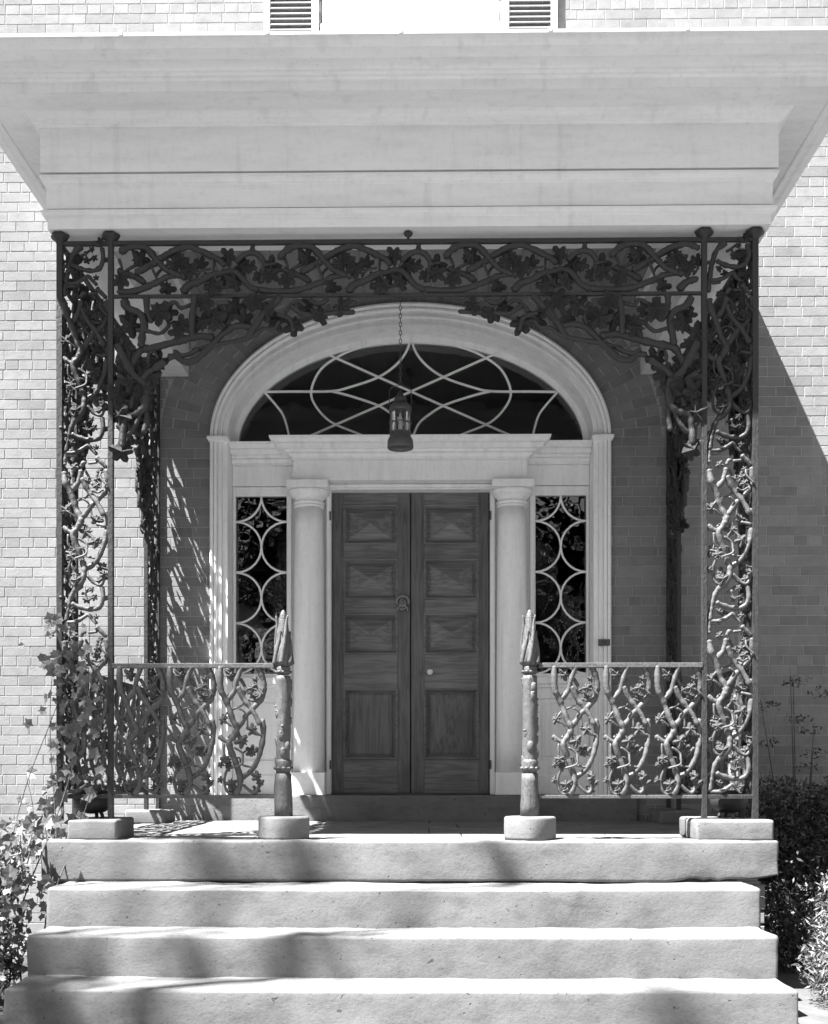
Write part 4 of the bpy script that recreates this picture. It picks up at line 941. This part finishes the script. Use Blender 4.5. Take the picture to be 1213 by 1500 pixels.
shrub('pale feathery juniper at the right edge beside the lowest steps', (2.45, -2.75, GZ), [((2.42, -2.8, -.45), (.22, .3, .35)), ((2.55, -2.75, -.2), (.14, .2, .3)), ((2.3, -2.9, -.65), (.2, .3, .2)), ((2.7, -2.7, -.5), (.3, .35, .35))], 11000, .014, 'juniper', 5, [(2.4, -2.8, 0), (2.6, -2.75, .1), (2.3, -2.9, -.4)], 3.2)
cent = []; r3 = random.Random(4); tw = []
for k in range(11): z_ = .15+k*.09; cent.append(((2.88+.22*math.sin(k*2.2), -.3+.1*math.cos(k), z_), (.12, .08, .05))); tw.append((2.88+.26*math.sin(k*2.2), -.3, z_+.05))
shrub('thin sparse twiggy bush with small leaves in front of the shaded right wall', (2.85, -.35, GZ), cent, 420, .02, 'yew', 6, tw[::2]+[(2.85, -.32, 1.15)], 1.6)
shrub('low leafy bush in the lower left corner beside the steps', (-2.55, -2.9, GZ), [((-2.3, -2.75, -.55), (.26, .3, .3)), ((-2.6, -2.9, -.3), (.3, .3, .4)), ((-2.7, -3.2, -.6), (.4, .4, .35)), ((-2.15, -3.0, -.75), (.14, .3, .1)), ((-2.22, -2.72, -.2), (.17, .14, .3)), ((-2.14, -2.7, .02), (.12, .1, .12))], 12000, .034, 'ivy', 8, [(-2.4, -2.8, -.3), (-2.6, -2.9, 0)], 1.2)

# trees of the front garden, behind the camera and to its left: they dapple the steps and show in the glass
def tree(lab, root, h, crown, n_, seed, size=.16):
    t = thing('shade_tree', lab, 'tree', root, group='garden trees in front of the house'); r2 = random.Random(seed)
    tip = [(c[0][0]-root[0], c[0][1]-root[1], c[0][2]-root[2]) for c in crown]
    q = MB(); q.tube([(0, 0, 0), (.1, .05, h*.3), (-.05, .1, h*.6), (0, 0, h)], lambda t_: .3*(1-.7*t_)*h/9, 12, 5, .1); q.build('trunk', 'bark', t)
    for c in tip:
        b_ = Vector((0, 0, h*r2.uniform(.35, .7))); e = Vector(c); mid = b_.lerp(e, .5)+Vector((0, 0, .4)); q = MB(); q.tube([b_, mid, e], lambda t_: .09*(1-.75*t_), 7, 4); q.build('limb', 'bark', t)
    cc = [(c, e_[1] if isinstance(e_[1], tuple) else (e_[1], e_[1], e_[1]*.7), e_[2] if len(e_) > 2 else 1) for c, e_ in zip(tip, crown)]
    f = foliage(cc, n_, size, 'tree_leaf', seed, 1.5).build('crown', 'tree_leaf', t); f['kind'] = 'stuff'
r2 = random.Random(2)
def crown(cx, cy, cz, n_, sp, r_): return [((cx+r2.gauss(0, sp), cy+r2.gauss(0, sp), cz+r2.gauss(0, sp*.6)), r_*r2.uniform(.7, 1.2)) for _ in range(n_)]
tree('tall leafy shade tree on the lawn straight in front of the house', (2.8, -25, GZ), 10, crown(3.2, -25, 6.2, 26, 2.4, 1.4), 26000, 5)
tree('broad leafy shade tree on the lawn to the right of the path', (9, -21, GZ), 10, crown(9, -21, 7.2, 20, 2.4, 1.5), 22000, 6)
tree('leafy shade tree on the lawn far to the left of the path', (-6, -24, GZ), 10, crown(-5.4, -24, 5.6, 26, 2.4, 1.4), 22000, 7)
HH = 6
hc = [((-14+2.2*k, -31+math.sin(k*3.1), .9+.5*math.sin(k*1.7)), (1.9, 1.2, 1.9+.4*math.sin(k*2.3))) for k in range(14)]
shrub('tall loose garden hedge closing the lawn behind the shade trees', (0, -31, GZ), hc, 26000, .2, 'tree_leaf', 21, [(-9, -31, 1), (-3, -31, 1.2), (3, -31, 1), (9, -31, 1.2)], 1.3)['category'] = 'hedge'
def dap(x, y, z_, h): h += HH; return (x+SD.x/SD.z*h, y+SD.y/SD.z*h, z_+h)
near = [(dap(-2.0, -3.5, -.6, 8.2), .55, 4), (dap(-1.1, -3.3, -.4, 8.6), .25, 4), (dap(-.35, -3.2, -.5, 8.0), .26, 4), (dap(.5, -2.7, 0, 8.8), .2, 8), (dap(-2.7, -3.9, -.8, 8.0), .8, 2), (dap(-.5, -2.62, -.1, 8.5), .22, 5), (dap(-3.4, -4.6, -.8, 8.3), .9, 1.5), (dap(1.3, -3.6, -.6, 8.6), .2, 6), (dap(-1.6, -3.9, -.8, 8.3), .35, 2)]
near += [(dap(-1.35, YP-.01, .42, 8.3), (.75, .17, .25), 13), (dap(-1.0, -2.65, -.1, 8.3), (.35, .12, .2), 9)]
near += crown(-11.5, -9.5, 11.5, 18, 1.8, 1.3)
tree('shade tree left of the steps whose branches reach towards the porch', (-11.5, -9.5, GZ), 12, near, 22000, 9, .12)
